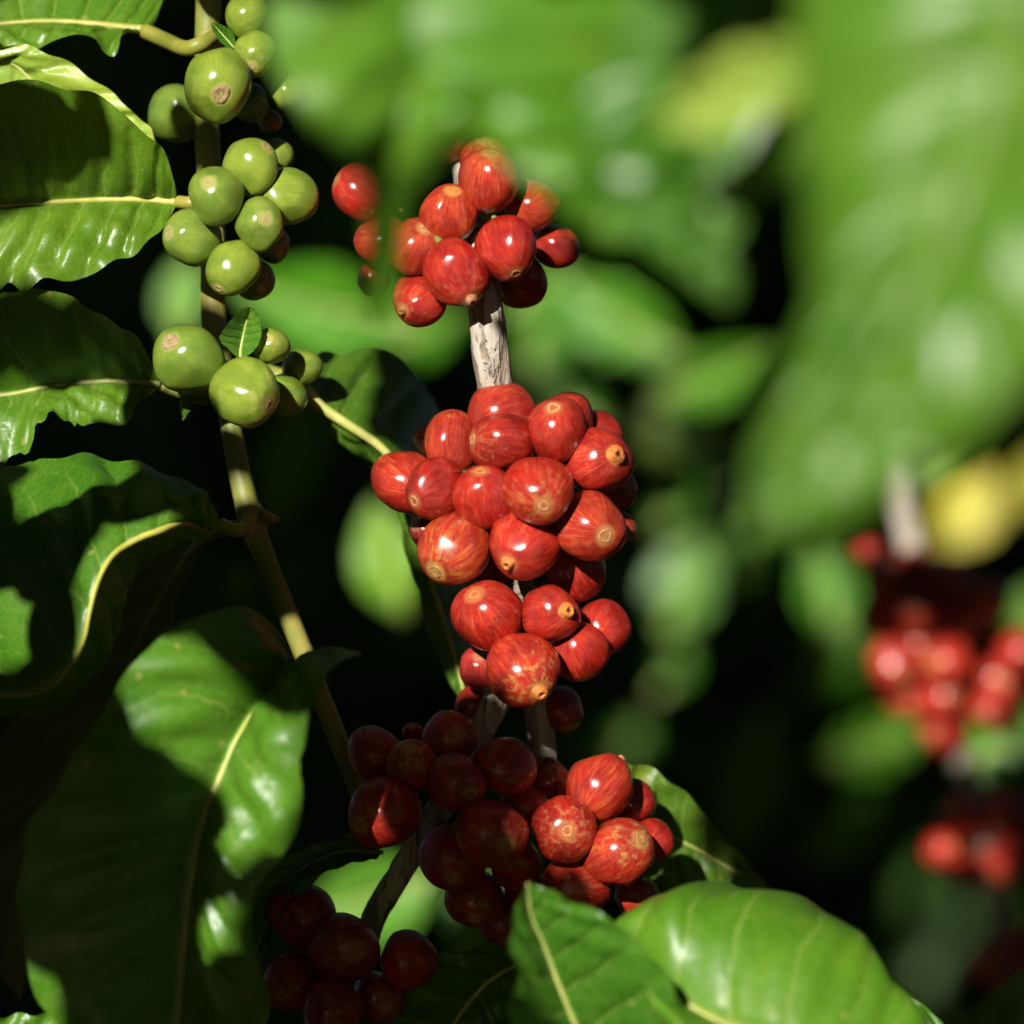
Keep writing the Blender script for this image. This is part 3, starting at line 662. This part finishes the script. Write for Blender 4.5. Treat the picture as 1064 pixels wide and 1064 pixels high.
cluster([
 (390, 785, 28, -.3, -.2, 6, 'sb', W1, 'shaded cherry at the upper left end of the dark cluster'),
 (428, 796, 25, -.1, -.7, 14, 'so', OR, 'orange tinted shaded cherry, second from the left in the dark cluster'),
 (467, 767, 27, .3, -.2, 6, 's', W1, 'topmost shaded cherry of the dark cluster, next to the grey fork'),
 (474, 813, 29, .5, .3, 20, 's', DK, 'shaded cherry in the front middle of the dark cluster with a faint scar'),
 (524, 796, 29, .6, -.3, 14, 'sb', MO, 'faintly striped shaded cherry right of the grey fork'),
 (399, 844, 35, -.6, .3, 18, 's', W1, 'largest shaded cherry at the left, above the curled leaf edge'),
 (510, 865, 34, .45, .3, 24, 's', W1, 'big shaded cherry at the front of the dark cluster, scar facing lower right'),
 (545, 838, 24, .5, -.2, 6, 'sb', W1, 'shaded cherry between the front one and the sunlit right group'),
 (470, 891, 32, 0, .5, 8, 's', DK, 'dark cherry below the front middle, right of the slanting twig'),
 (568, 813, 24, .2, -.6, -2, 's', DK, 'dark cherry touching the side shoot'),
 (537, 897, 25, .2, .6, 4, 'sb', W1, 'red cherry just under the big front shaded one'),
 (494, 934, 27, 0, .6, 2, 's', DK, 'dark cherry low in the shade above the bottom leaf'),
 (521, 955, 26, .3, .7, -6, 's', DK, 'lowest dark cherry beside the upturned leaf tip'),
 (429, 762, 10, 0, -.6, 0, 's', DK, 'tiny undeveloped cherry on top of the dark cluster'),
 (550, 926, 24, .4, .5, -6, 's', DK, 'dark cherry behind the upturned leaf tip'),
], 'r', G_S)
G_R = 'sunlit red cherries right of the side shoot'
cluster([
 (624, 818, 32, .55, -.72, 8, 'kb', MO, 'topmost cherry of the lower right group, with a greenish knob'),
 (586, 862, 33, .08, -.03, 16, '', W1, 'cherry facing the viewer with its round scar dead centre'),
 (642, 886, 34, .6, -.42, 14, '', MO, 'striped cherry at the front right of the lower group, scar at its upper right'),
 (676, 875, 22, .3, -.3, 0, 'b', W1, 'small cherry at the far right of the lower group'),
 (659, 833, 21, .4, -.3, -4, 'sb', DK, 'dark cherry behind the topmost one of the lower right group'),
 (597, 924, 33, .2, .1, 10, 'sb', (1.1, 1.7, 1.4), 'half shaded dull cherry at the bottom of the lower right group'),
 (661, 930, 21, .3, .4, -2, 'b', W1, 'speckled cherry just above the bright leaf'),
], 'r', G_R)
G_B = 'dark red cherries in deep shade at the bottom left'
cluster([
 (315, 953, 34, -.2, -.3, 0, 'sb', DK, 'uppermost of the nearly black cherries by the drooping leaf'),
 (357, 986, 34, .3, 0, 10, 's', DK, 'nearly black cherry against the slanting twig'),
 (424, 998, 28, .4, -.3, 4, 'sb', W1, 'dark red cherry right of the slanting twig, above the bottom leaf'),
 (304, 1021, 29, -.3, .3, 6, 's', DK, 'nearly black cherry at the left of the bottom edge'),
 (345, 1050, 31, .1, .4, 14, 's', DK, 'nearly black cherry cut by the bottom edge'),
 (393, 1036, 25, .3, .3, 2, 's', DK, 'dark cherry tucked beside the bottom leaf edge'),
], 'r', G_B)
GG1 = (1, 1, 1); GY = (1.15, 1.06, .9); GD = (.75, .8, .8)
G_G1 = 'green cherries at the top of the green branch'
cluster([
 (257, 17, 22, .2, -.3, 4, 'b', GY, 'green cherry touching the top edge beside the blurred leaf'),
 (264, 56, 22, -.06, .6, 8, '', GY, 'yellow green cherry with a brown scar, second from the top'),
 (226, 88, 35, .16, .34, 18, 'K', GY, 'largest upper green cherry with a ringed scar and a shadow on its left'),
 (182, 118, 27, -.3, .6, -12, 'slb', GD, 'dim green cherry behind the branch on its left'),
 (261, 108, 18, .4, .2, -2, 's', GD, 'shaded green cherry behind the largest upper one'),
 (281, 126, 11, .3, .4, -8, 's', (1.6, .55, .5), 'small reddening cherry in shade under the upper group'),
 (300, 96, 17, .5, 0, -2, 'b', GY, 'green cherry half hidden by the blurred near leaf'),
], 'g', G_G1)
G_G2 = 'green cherries of the middle green cluster'
cluster([
 (260, 174, 27, .6, -.66, 12, '', GY, 'top green cherry of the middle green cluster, grooved, scar at its upper right'),
 (225, 203, 28, -.2, -.36, 20, '', GG1, 'left front green cherry with its scar facing up left'),
 (298, 205, 28, .94, .05, 8, 'lb', GY, 'green cherry at the right with a reddening outer end'),
 (270, 233, 25, .26, -.15, 18, '', GG1, 'green cherry at the centre right with a small pale ring scar'),
 (200, 247, 27, -.78, -.13, 12, '', GG1, 'green cherry half in shadow under the leaf stalk, scar to the left'),
 (242, 278, 26, -.45, .75, 16, 'l', GY, 'lowest sunlit green cherry of the middle green cluster, tip down left'),
 (287, 162, 17, .3, -.2, -4, 'b', GY, 'green cherry behind the top one of the middle green cluster'),
 (284, 255, 17, .3, .3, -4, 's', (.95, .8, .8), 'brownish shaded cherry at the right behind the centre one'),
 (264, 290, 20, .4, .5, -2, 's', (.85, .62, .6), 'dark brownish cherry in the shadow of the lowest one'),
], 'g', G_G2)
G_G3 = 'green cherries of the lowest green cluster'
cluster([
 (196, 373, 34, -.44, -.44, 14, 'K', GG1, 'large round green cherry at the left of the lowest green cluster'),
 (254, 409, 33, .74, .34, 18, '', GY, 'large yellow green cherry with a brown torn scar at its right'),
 (282, 360, 18, -.1, -.33, 10, 'l', GY, 'small upright green cherry with a tan scar, beside the pale bract'),
 (296, 411, 21, .5, .2, 2, 'lb', GG1, 'flattish green cherry half in shadow, right of the torn-scar one'),
 (314, 382, 19, .5, -.1, -4, 'b', GG1, 'rearmost green cherry at the right, mostly in shadow'),
], 'g', G_G3)

for x, y, of, r in ((524, 796, 14, 28), (510, 868, 20, 28), (545, 838, 10, 22), (508, 752, -4, 22), (480, 795, -4, 20), (568, 815, 0, 20), (600, 930, 12, 26), (545, 900, 5, 26),
        (509, 727, -4, 18), (500, 745, -4, 18), (566, 772, -8, 9), (1035, 940, -340, 26), (215, 150, -2, 22), (245, 470, -2, 24), (262, 545, 4, 26), (285, 605, -2, 22), (340, 740, -5, 26), (750, 890, -25, 26), (725, 850, -25, 14), (35, 345, 8, 42), (100, 350, 8, 34), (30, 135, 14, 42), (90, 130, 14, 26),
        (918, 604, -330, 20), (950, 596, -330, 22), (985, 602, -330, 22), (912, 640, -330, 20), (955, 632, -330, 22), (1000, 638, -330, 22), (1030, 622, -330, 20),
        (1000, 850, -330, 22), (1042, 845, -330, 22), (1060, 872, -330, 20), (1030, 1000, -330, 24), (1060, 985, -330, 22), (1004, 908, -330, 10)):
    SHADE.append((P(x, y, of), r*PXM(of)))
# ---- blurred branch with cherries farther back on the right
fb = empty('coffee_branch', P(985, 800, -340)); tag(fb, 'blurred branch farther back at the right carrying red cherries', 'branch')
tube('stem', [P(*p) for p in [(905, 380, -350), (925, 480, -350), (940, 540, -350), (965, 640, -345), (990, 760, -340), (1020, 850, -340), (1040, 960, -340), (1055, 1100, -340)]], [13*k*1.25]*8, M_BARK, fb, noise=.05)
LIT.append((P(932, 510, -350), .010)); LIT.append((P(940, 540, -350), .010))
def far(rows, group, lit):
    n0 = len(LIT)
    cluster([(x, y, r, random.uniform(-.7, .7), random.uniform(-.6, .6), random.uniform(-6, 6), '' if lit else 's', W1, lab) for x, y, r, lab in rows], 'r', group, base=-330)
    for i in range(n0, len(LIT)): LIT[i] = (LIT[i][0], LIT[i][1]*.8)
far([(902, 574, 15, 'single blurred red cherry left of the pale far stem, catching a little sun')], 'blurred sunlit cherries at the right', True)
far([(918, 604, 21, 'dark blurred cherry below the lone far cherry'), (950, 592, 22, 'dark blurred cherry at the foot of the pale far stem'), (985, 600, 22, 'dark blurred cherry right of the pale far stem'),
     (912, 640, 20, 'dark blurred cherry at the left edge of the far dark cluster'), (955, 636, 22, 'dark blurred cherry in the middle of the far dark cluster'), (1000, 640, 22, 'dark blurred cherry at the right of the far dark cluster'), (1030, 622, 20, 'dark blurred cherry farthest right in the far dark cluster')],
    'blurred shaded cherries at the right', True if False else False)
far([(927, 690, 25, 'bright blurred cherry at the left of the far sunlit bunch'), (955, 672, 24, 'bright blurred cherry on top of the far sunlit bunch'), (984, 690, 25, 'bright blurred cherry at the upper right of the far sunlit bunch'),
     (944, 722, 24, 'blurred cherry with a pink highlight, low left in the far sunlit bunch'), (977, 725, 25, 'blurred cherry at the centre right of the far sunlit bunch'), (981, 758, 25, 'lowest orange blurred cherry of the far sunlit bunch'),
     (1036, 708, 27, 'blurred cherry with a round highlight, right of the far sunlit bunch'), (1060, 680, 25, 'blurred cherry cut by the right edge, above its neighbour'), (1030, 738, 21, 'dim blurred cherry under the one with the round highlight')],
    'blurred sunlit cherries at the right', True)
far([(978, 884, 18, 'small red blurred cherry at the left of the lowest far bunch'), (1032, 902, 20, 'red blurred cherry with a pink highlight in the lowest far bunch')], 'blurred sunlit cherries at the right', True)
far([(1004, 905, 18, 'dim blurred cherry between the two lit ones of the lowest far bunch'), (1000, 850, 22, 'dark blurred cherry above the lowest far bunch, left'), (1042, 845, 23, 'dark blurred cherry above the lowest far bunch, right'), (1060, 880, 22, 'dark blurred cherry at the right edge beside the lowest far bunch'),
     (1030, 1000, 24, 'dim blurred cherry near the lower right corner'), (1060, 985, 22, 'dim blurred cherry cut by the right edge near the corner')], 'blurred shaded cherries at the right', False)

# ------------------------------------------------------------------ blurred leaves behind
BG = [  # px, py, off, len, wid, ang, tilt, tint, lit radius px, label
 (712, 606, -900, 112, 74, 70, -.3, (1.32, 1.56, 1.58), 42, 'pale green out of focus leaf right of the middle red cluster'),
 (600, 430, -1000, 90, 50, 150, .1, (0.84, 1.30, 0.73), 18, 'dim small blurred leaf right of the middle cluster top'),
 (770, 575, -1050, 90, 50, 60, .1, (0.84, 1.30, 0.73), 16, 'dim small blurred leaf left of the lone far cherry'),
 (690, 450, -950, 80, 46, 30, .1, (1.44, 1.04, 0.84), 14, 'dull brownish blurred leaf beside the dark gap'),
 (655, 770, -1050, 80, 40, 60, .1, (0.72, 1.17, 0.63), 12, 'faint blurred leaf above the lower right cherries'),
 (560, 300, -620, 90, 60, 40, .1, (0.96, 1.56, 0.73), 26, 'small blurred leaf just right of the upper stem'),
 (705, 512, -800, 96, 49, 60, .1, (1.08, 1.43, 1.26), 26, 'faint blurred leaf above the pale one right of the middle cluster'),
 (858, 612, -800, 110, 66, 100, .1, (1.08, 1.56, 1.05), 34, 'mid green blurred leaf under the tip of the biggest near leaf'),
 (402, 580, -500, 136, 72, 105, -.12, (2.0, 1.9, 0.4), 50, 'vivid green blurred oval leaf left of the middle red cluster'),
 (745, 390, -700, 144, 65, 20, .1, (1.20, 1.69, 0.84), 60, 'blurred green leaf lit below the darker near leaf'),
 (640, 330, -700, 160, 90, 150, .1, (1.08, 1.56, 0.73), 60, 'blurred green leaf right of the upper red cluster'),
 (560, 345, -760, 128, 73, 80, .1, (0.84, 1.30, 0.63), 36, 'dim blurred leaf right of the bare stem'),
 (190, 305, -600, 96, 49, 80, -.25, (1.56, 1.82, 1.89), 30, 'pale blurred leaf left of the green branch'),
 (335, 320, -560, 208, 106, 170, .1, (1.08, 1.69, 0.53), 75, 'large soft green leaf behind the lowest green cluster'),
 (430, 350, -620, 128, 65, 20, .1, (1.08, 1.69, 0.53), 40, 'soft green leaf under the upper red cluster'),
 (700, 690, -900, 72, 41, 60, .1, (0.96, 1.43, 1.05), 18, 'tiny faint blurred leaf in the dark right of the fork'),
 (912, 772, -760, 136, 65, 20, .1, (1.20, 1.56, 0.63), 42, 'blurred green leaf left below the far sunlit bunch'),
 (880, 862, -820, 104, 65, 40, .1, (1.08, 1.43, 0.53), 34, 'dim green blurred leaf above the lowest far bunch'),
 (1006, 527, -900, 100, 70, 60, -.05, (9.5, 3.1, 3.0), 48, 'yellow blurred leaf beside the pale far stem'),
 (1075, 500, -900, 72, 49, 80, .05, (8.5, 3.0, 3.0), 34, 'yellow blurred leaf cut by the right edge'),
 (970, 480, -600, 80, 41, 40, .1, (1.92, 1.69, 0.53), 16, 'olive blurred leaf behind the biggest near leaf'),
 (1045, 770, -520, 120, 82, 30, -.1, (1.20, 1.69, 0.95), 46, 'green blurred leaf at the right edge under the far sunlit bunch'),
 (1070, 640, -700, 72, 49, 80, .1, (1.08, 1.56, 0.95), 28, 'green blurred leaf at the right edge beside the dark far cluster'),
 (385, 935, -420, 152, 98, 200, -.25, (1.56, 1.76, 1.89), 62, 'pale green blurred leaf in the gap beside the slanting twig'),
 (500, 960, -420, 144, 73, 250, 0, (0.96, 1.43, 1.05), 40, 'blurred green leaf behind the low dark cherries'),
 (250, 600, -340, 32, 18, 80, 0, (2.40, 2.08, 0.73), 14, 'small sunlit scrap of leaf behind the node of the green branch'),
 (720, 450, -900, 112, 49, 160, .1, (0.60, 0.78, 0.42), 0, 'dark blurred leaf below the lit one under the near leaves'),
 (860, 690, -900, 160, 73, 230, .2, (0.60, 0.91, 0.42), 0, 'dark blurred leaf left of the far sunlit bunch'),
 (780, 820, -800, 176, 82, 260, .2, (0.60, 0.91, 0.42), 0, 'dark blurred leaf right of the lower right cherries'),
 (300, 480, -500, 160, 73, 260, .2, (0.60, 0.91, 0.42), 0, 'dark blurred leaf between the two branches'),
]
HV = (SUN+Vector((0, -1, 0))).normalized()
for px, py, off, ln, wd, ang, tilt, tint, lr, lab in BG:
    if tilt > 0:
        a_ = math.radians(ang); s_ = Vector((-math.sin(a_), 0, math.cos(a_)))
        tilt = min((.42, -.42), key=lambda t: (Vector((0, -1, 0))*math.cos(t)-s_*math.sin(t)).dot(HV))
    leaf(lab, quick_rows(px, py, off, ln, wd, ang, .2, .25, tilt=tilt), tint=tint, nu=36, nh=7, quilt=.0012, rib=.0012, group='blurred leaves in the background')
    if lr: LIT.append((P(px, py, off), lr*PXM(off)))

# ------------------------------------------------------------------ unseen leaves added overhead, placed to dapple the light
e1 = SUN.cross(Vector((0, 0, 1))).normalized(); e2 = e1.cross(SUN).normalized()
if e2.z < 0: e2 = -e2
C0 = Vector((0, D0, H))
lu = np.array([[(p-C0).dot(e1), (p-C0).dot(e2), r, (p-C0).dot(SUN)] for p, r in LIT])
def sunuv(p): q = p-C0; return q.dot(e1), q.dot(e2), q.dot(SUN)
def in_shaft(p, m):
    a, b, t = sunuv(p)
    return bool(((np.hypot(lu[:, 0]-a, lu[:, 1]-b) < lu[:, 2]+m) & (lu[:, 3] < t)).any())
def in_view(p, m=.03, far=1.6):
    y = p.y
    return -.05 < y < far and abs(p.x) < .122*max(y, .0)+m and abs(p.z-H) < .122*max(y, .0)+m
class Layer:
    """leaves in a slab across the sunlight that leave the LIT spots free"""
    def __init__(s, U0, U1, V0, V1, cs, margin, dep):
        s.b = (U0, U1, V0, V1); s.cs = cs; s.leaves = []; s.n = 0
        s.gu = int((U1-U0)/cs); s.gv = int((V1-V0)/cs)
        X, Y = np.meshgrid(U0+(np.arange(s.gu)+.5)*cs, V0+(np.arange(s.gv)+.5)*cs, indexing='ij')
        s.X, s.Y = X, Y; s.no = np.zeros((s.gu, s.gv), bool)
        for a, b, r, t in lu:
            if t < dep: s.no |= (X-a)**2+(Y-b)**2 < (r+margin)**2
        for p, r in SHADE:
            a, b, t = sunuv(p); s.no &= ~((X-a)**2+(Y-b)**2 < (r+.001)**2)
        s.cov = s.no.copy(); s.free = None
    def attempt(s, L, Wd, gain, t0, t1, view=False):
        U0, U1, V0, V1 = s.b; cs = s.cs; s.n += 1
        if s.free is None or s.n % 60 == 0: s.free = np.argwhere(~s.cov)
        if not len(s.free): return False
        i_, j_ = s.free[random.randrange(len(s.free))]
        uu = U0+(i_+random.random())*cs; vv = V0+(j_+random.random())*cs
        an = random.uniform(0, 6.28); dep = random.uniform(t0, t1); ca, sa = math.cos(an), math.sin(an)
        w = int(L/2/cs)+1
        x0, x1, y0, y1 = max(0, i_-w), min(s.gu, i_+w+1), max(0, j_-w), min(s.gv, j_+w+1)
        X = s.X[x0:x1, y0:y1]-uu; Y = s.Y[x0:x1, y0:y1]-vv
        E = ((X*ca+Y*sa)/(L/2))**2+((-X*sa+Y*ca)/(Wd/2))**2 < 1
        if (E & s.no[x0:x1, y0:y1]).any(): return False
        if (E & ~s.cov[x0:x1, y0:y1]).sum() < gain*E.sum(): return False
        c = C0+SUN*dep+e1*uu+e2*vv; D = e1*ca+e2*sa; Q = -e1*sa+e2*ca
        if view:
            for a_ in (-.55, 0, .55):
                for b_ in (-.6, .6):
                    if in_view(c+D*(a_*L)+Q*(b_*Wd)): return False
        s.cov[x0:x1, y0:y1] |= E
        v = []; f = []; n = 9
        for tt in np.linspace(-.5, .5, n):
            h = Wd/2*math.sqrt(max(0, 1-(2*tt)**2)); dip = -.10*L*(tt*2)**2
            for q_ in (-1, -.5, 0, .5, 1): v.append(c+D*(tt*L)+Q*(q_*h)+SUN*(dip+.16*abs(q_)*h))
        for i in range(n-1):
            for j in range(4):
                a_ = i*5+j; f.append((a_, a_+1, a_+6, a_+5))
        s.leaves.append((v, f, c, D))
        return True
def hang(layer, at, label, stem):
    b = empty('coffee_branch', at); tag(b, label, 'branch')  # unseen branch added to carry the shading leaves
    for v, f, c, D in layer.leaves[:95]: mesh('leaf', [p-at for p in v], f, M_FOL, b)
    rv = []; rf = []
    for v, f, c, D in layer.leaves[95:]:
        rf += [tuple(x+len(rv) for x in q) for q in f]; rv += [p-at for p in v]
    if rf: mesh('small_leaves', rv, rf, M_FOL, b)['kind'] = 'stuff'
    tube('stem', stem, [.006, .005, .004, .0035, .003, .001], M_BARK, b, 10, 40)
near = Layer(-.18, .18, -.19, .16, .002, .0015, .55)
for L, Wd, tries, gain in ((.13, .055, 1500, .25), (.09, .038, 2500, .25), (.055, .023, 3500, .25), (.03, .013, 5000, .25), (.018, .008, 5000, .25)):
    for _ in range(tries): near.attempt(L, Wd, gain, .50, .78, True)
a_ = C0+SUN*.82+e2*.04
hang(near, a_, 'unseen leafy coffee branch just above the picture, its leaves placed to shade the clusters below', [a_+e1*x+Vector((0, 0, .16-.05*x*x)) for x in (-.9, -.5, -.2, 0, .15, .3)])
# the same unseen shading leaves, added over the branch farther back
bk = Layer(-.30, .30, -.15, .50, .003, .0015, .46)
for L, Wd, tries, gain in ((.13, .055, 1500, .25), (.08, .034, 2500, .25), (.045, .019, 3500, .25), (.025, .011, 5000, .25), (.016, .007, 5000, .25)):
    for _ in range(tries): bk.attempt(L, Wd, gain, .17, .46, True)
a_ = C0+SUN*.36+e2*.34-e1*.2
hang(bk, a_, 'added unseen coffee branch above and behind the picture, leaves placed to shade far cherries', [a_+e1*x+Vector((0, 0, .04-.1*x*x)) for x in (-.6, -.3, -.1, .1, .3, .5)])
# unseen tree added behind the viewer to shade the background
far_ = Layer(-1.5, 1.5, -.6, 1.7, .008, .007, 1.6)
for L, Wd, tries, gain in ((.24, .12, 2000, .25), (.14, .065, 3000, .25), (.08, .036, 4000, .25), (.045, .022, 5000, .25)):
    for _ in range(tries): far_.attempt(L, Wd, gain, 1.65, 2.1)
st = empty('added_shade_tree', Vector((-2.2, -1.6, 0))); tag(st, 'leafy tree added unseen behind the viewer, its leaves placed to shade the plot', 'tree')
tv = []; tf = []
for v, f, c, D in far_.leaves:
    tf += [tuple(x+len(tv) for x in q) for q in f]; tv += v
# a roof of foliage added over the whole plot to block sky light
for _ in range(5200):
    p = Vector((random.uniform(-3.6, 3.6), random.uniform(-3.2, 5.5), random.uniform(3.0, 3.9)))
    if in_shaft(p, .17): continue
    L = random.uniform(.2, .3); Wd = L*.5; an = random.uniform(0, 6.28)
    D = Vector((math.cos(an), math.sin(an), random.uniform(-.4, .2))).normalized(); Q = D.cross(Vector((random.uniform(-.3, .3), random.uniform(-.3, .3), 1))).normalized(); b0 = len(tv)
    for tt, wv in ((-.5, .05), (-.25, .8), (0, 1), (.25, .75), (.5, .04)):
        for q in (-1, 0, 1): tv.append(p+D*(tt*L)+Q*(q*wv*Wd/2)+Vector((0, 0, .02*abs(q)-.1*L*(tt*2)**2)))
    for i in range(4):
        for j in range(2):
            a = b0+i*3+j; tf.append((a, a+1, a+4, a+3))
crown = mesh('crown', [v-st.location for v in tv], tf, M_FOL, st)
tube('trunk', [Vector((-2.2, -1.6, -.02)), Vector((-2.15, -1.55, 1.0)), Vector((-2.0, -1.45, 2.2)), Vector((-1.7, -1.2, 3.1))], [.11, .09, .075, .05], M_BARK, st, noise=.06)
for ex in (Vector((-3.1, -2.7, 3.4)), Vector((-1.4, .9, 3.3)), Vector((-2.6, 1.8, 3.4)), Vector((.5, 2.5, 3.5))):
    tube('limb', [Vector((-2.05, -1.5, 1.9)), (Vector((-2.05, -1.5, 2.5))+ex)*.5+Vector((0, 0, .2)), ex], [.05, .03, .008], M_BARK, st, 10, 30, .05)

# ------------------------------------------------------------------ dark coffee bushes behind
def bush_mesh(seed, n, rx, rz, at=None):
    r_ = random.Random(seed); V = []; F = []
    for _ in range(n):
        while True:
            p = Vector((r_.uniform(-1, 1), r_.uniform(-1, 1), r_.uniform(-1, 1)))
            if .25 < p.length < 1: break
        c = Vector((p.x*rx, p.y*rx*.8, p.z*rz+rz))
        L = r_.uniform(.09, .17); Wd = L*r_.uniform(.36, .46)
        d = Vector((p.x+r_.uniform(-.7, .7), p.y+r_.uniform(-.7, .7), r_.uniform(-.9, .1))).normalized()
        n_ = Vector((r_.uniform(-.6, .6), r_.uniform(-.6, .6), 1)); s = d.cross(n_).normalized(); n_ = s.cross(d)
        if at is not None and (in_shaft(c+d*(L*.5)+at, .105) or in_view(c+d*(L*.5)+at, .14, 2.2)): continue
        b0 = len(V)
        for u, wv in ((0, .03), (.2, .65), (.45, 1), (.7, .75), (.9, .25), (1, .01)):
            q = c+d*(u*L)-n_*(.25*L*u*u); e = Wd/2*wv
            V += [q+s*e+n_*e*.25, q, q-s*e+n_*e*.25]
        for i in range(5):
            for j in range(2):
                a = b0+i*3+j; F.append((a, a+1, a+4, a+3))
    me = bpy.data.meshes.new('foliage'); me.from_pydata([tuple(v) for v in V], [], F); me.update()
    me.polygons.foreach_set('use_smooth', [True]*len(me.polygons)); me.materials.append(M_FOL)
    return me
BM = [bush_mesh(100+i, 2600, .85, 1.25) for i in range(3)]
bl = [(-.45, 3.1, 'dark coffee bush behind the green cherries at the left'), (.65, 3.15, 'dark coffee bush behind the blurred cherries at the right'), (.1, 3.9, 'dark coffee bush behind the gap between the two branches'),
      (-1.5, 3.7, 'dark coffee bush beyond the left edge'), (1.7, 3.8, 'dark coffee bush beyond the right edge'), (-.75, 4.9, 'dark coffee bush in the second row at the left'), (.9, 4.9, 'dark coffee bush in the second row at the right'), (-.55, 6.2, 'dark coffee bush in the third row at the left'), (.45, 6.4, 'dark coffee bush in the third row at the right')]
for i, (x, y, lab) in enumerate(bl):
    o = empty('coffee_bush', Vector((x, y, 0))); o.rotation_euler = (0, 0, i*1.9); tag(o, lab, 'bush', 'dark coffee bushes in the background')
    f = bpy.data.objects.new('foliage', BM[i % 3]); COL.objects.link(f); f.parent = o
    V, F = tube_data([Vector((0, 0, -.03)), Vector((.03, 0, .8)), Vector((-.02, .02, 1.6)), Vector((0, 0, 2.3))], [.03, .025, .018, .008], 10, 24, .05)
    mesh('trunk', V, F, M_BARK, o)
for i, (x, y, lab) in enumerate([(-1.15, 1.0, 'unseen coffee bush added left of the picture to block sky light'), (1.2, 1.2, 'unseen coffee bush added right of the picture to block sky light'), (-1.5, -.7, 'unseen coffee bush added behind the viewer at the left to block sky light'),
        (1.3, -.6, 'unseen coffee bush added behind the viewer at the right to block sky light'), (0, -1.9, 'unseen coffee bush added straight behind the viewer to block sky light')]):
    o = empty('coffee_bush', Vector((x, y, 0))); tag(o, lab, 'bush', 'coffee bushes added around the viewer to block sky light')
    f = bpy.data.objects.new('foliage', bush_mesh(200+i, 2400, .85, 1.3, Vector((x, y, 0)))); COL.objects.link(f); f.parent = o  # unseen bushes added to block sky light, open along the sun shafts
    V, F = tube_data([Vector((0, 0, -.03)), Vector((.03, 0, .8)), Vector((-.02, .02, 1.6)), Vector((0, 0, 2.3))], [.03, .025, .018, .008], 10, 24, .05)
    mesh('trunk', V, F, M_BARK, o)
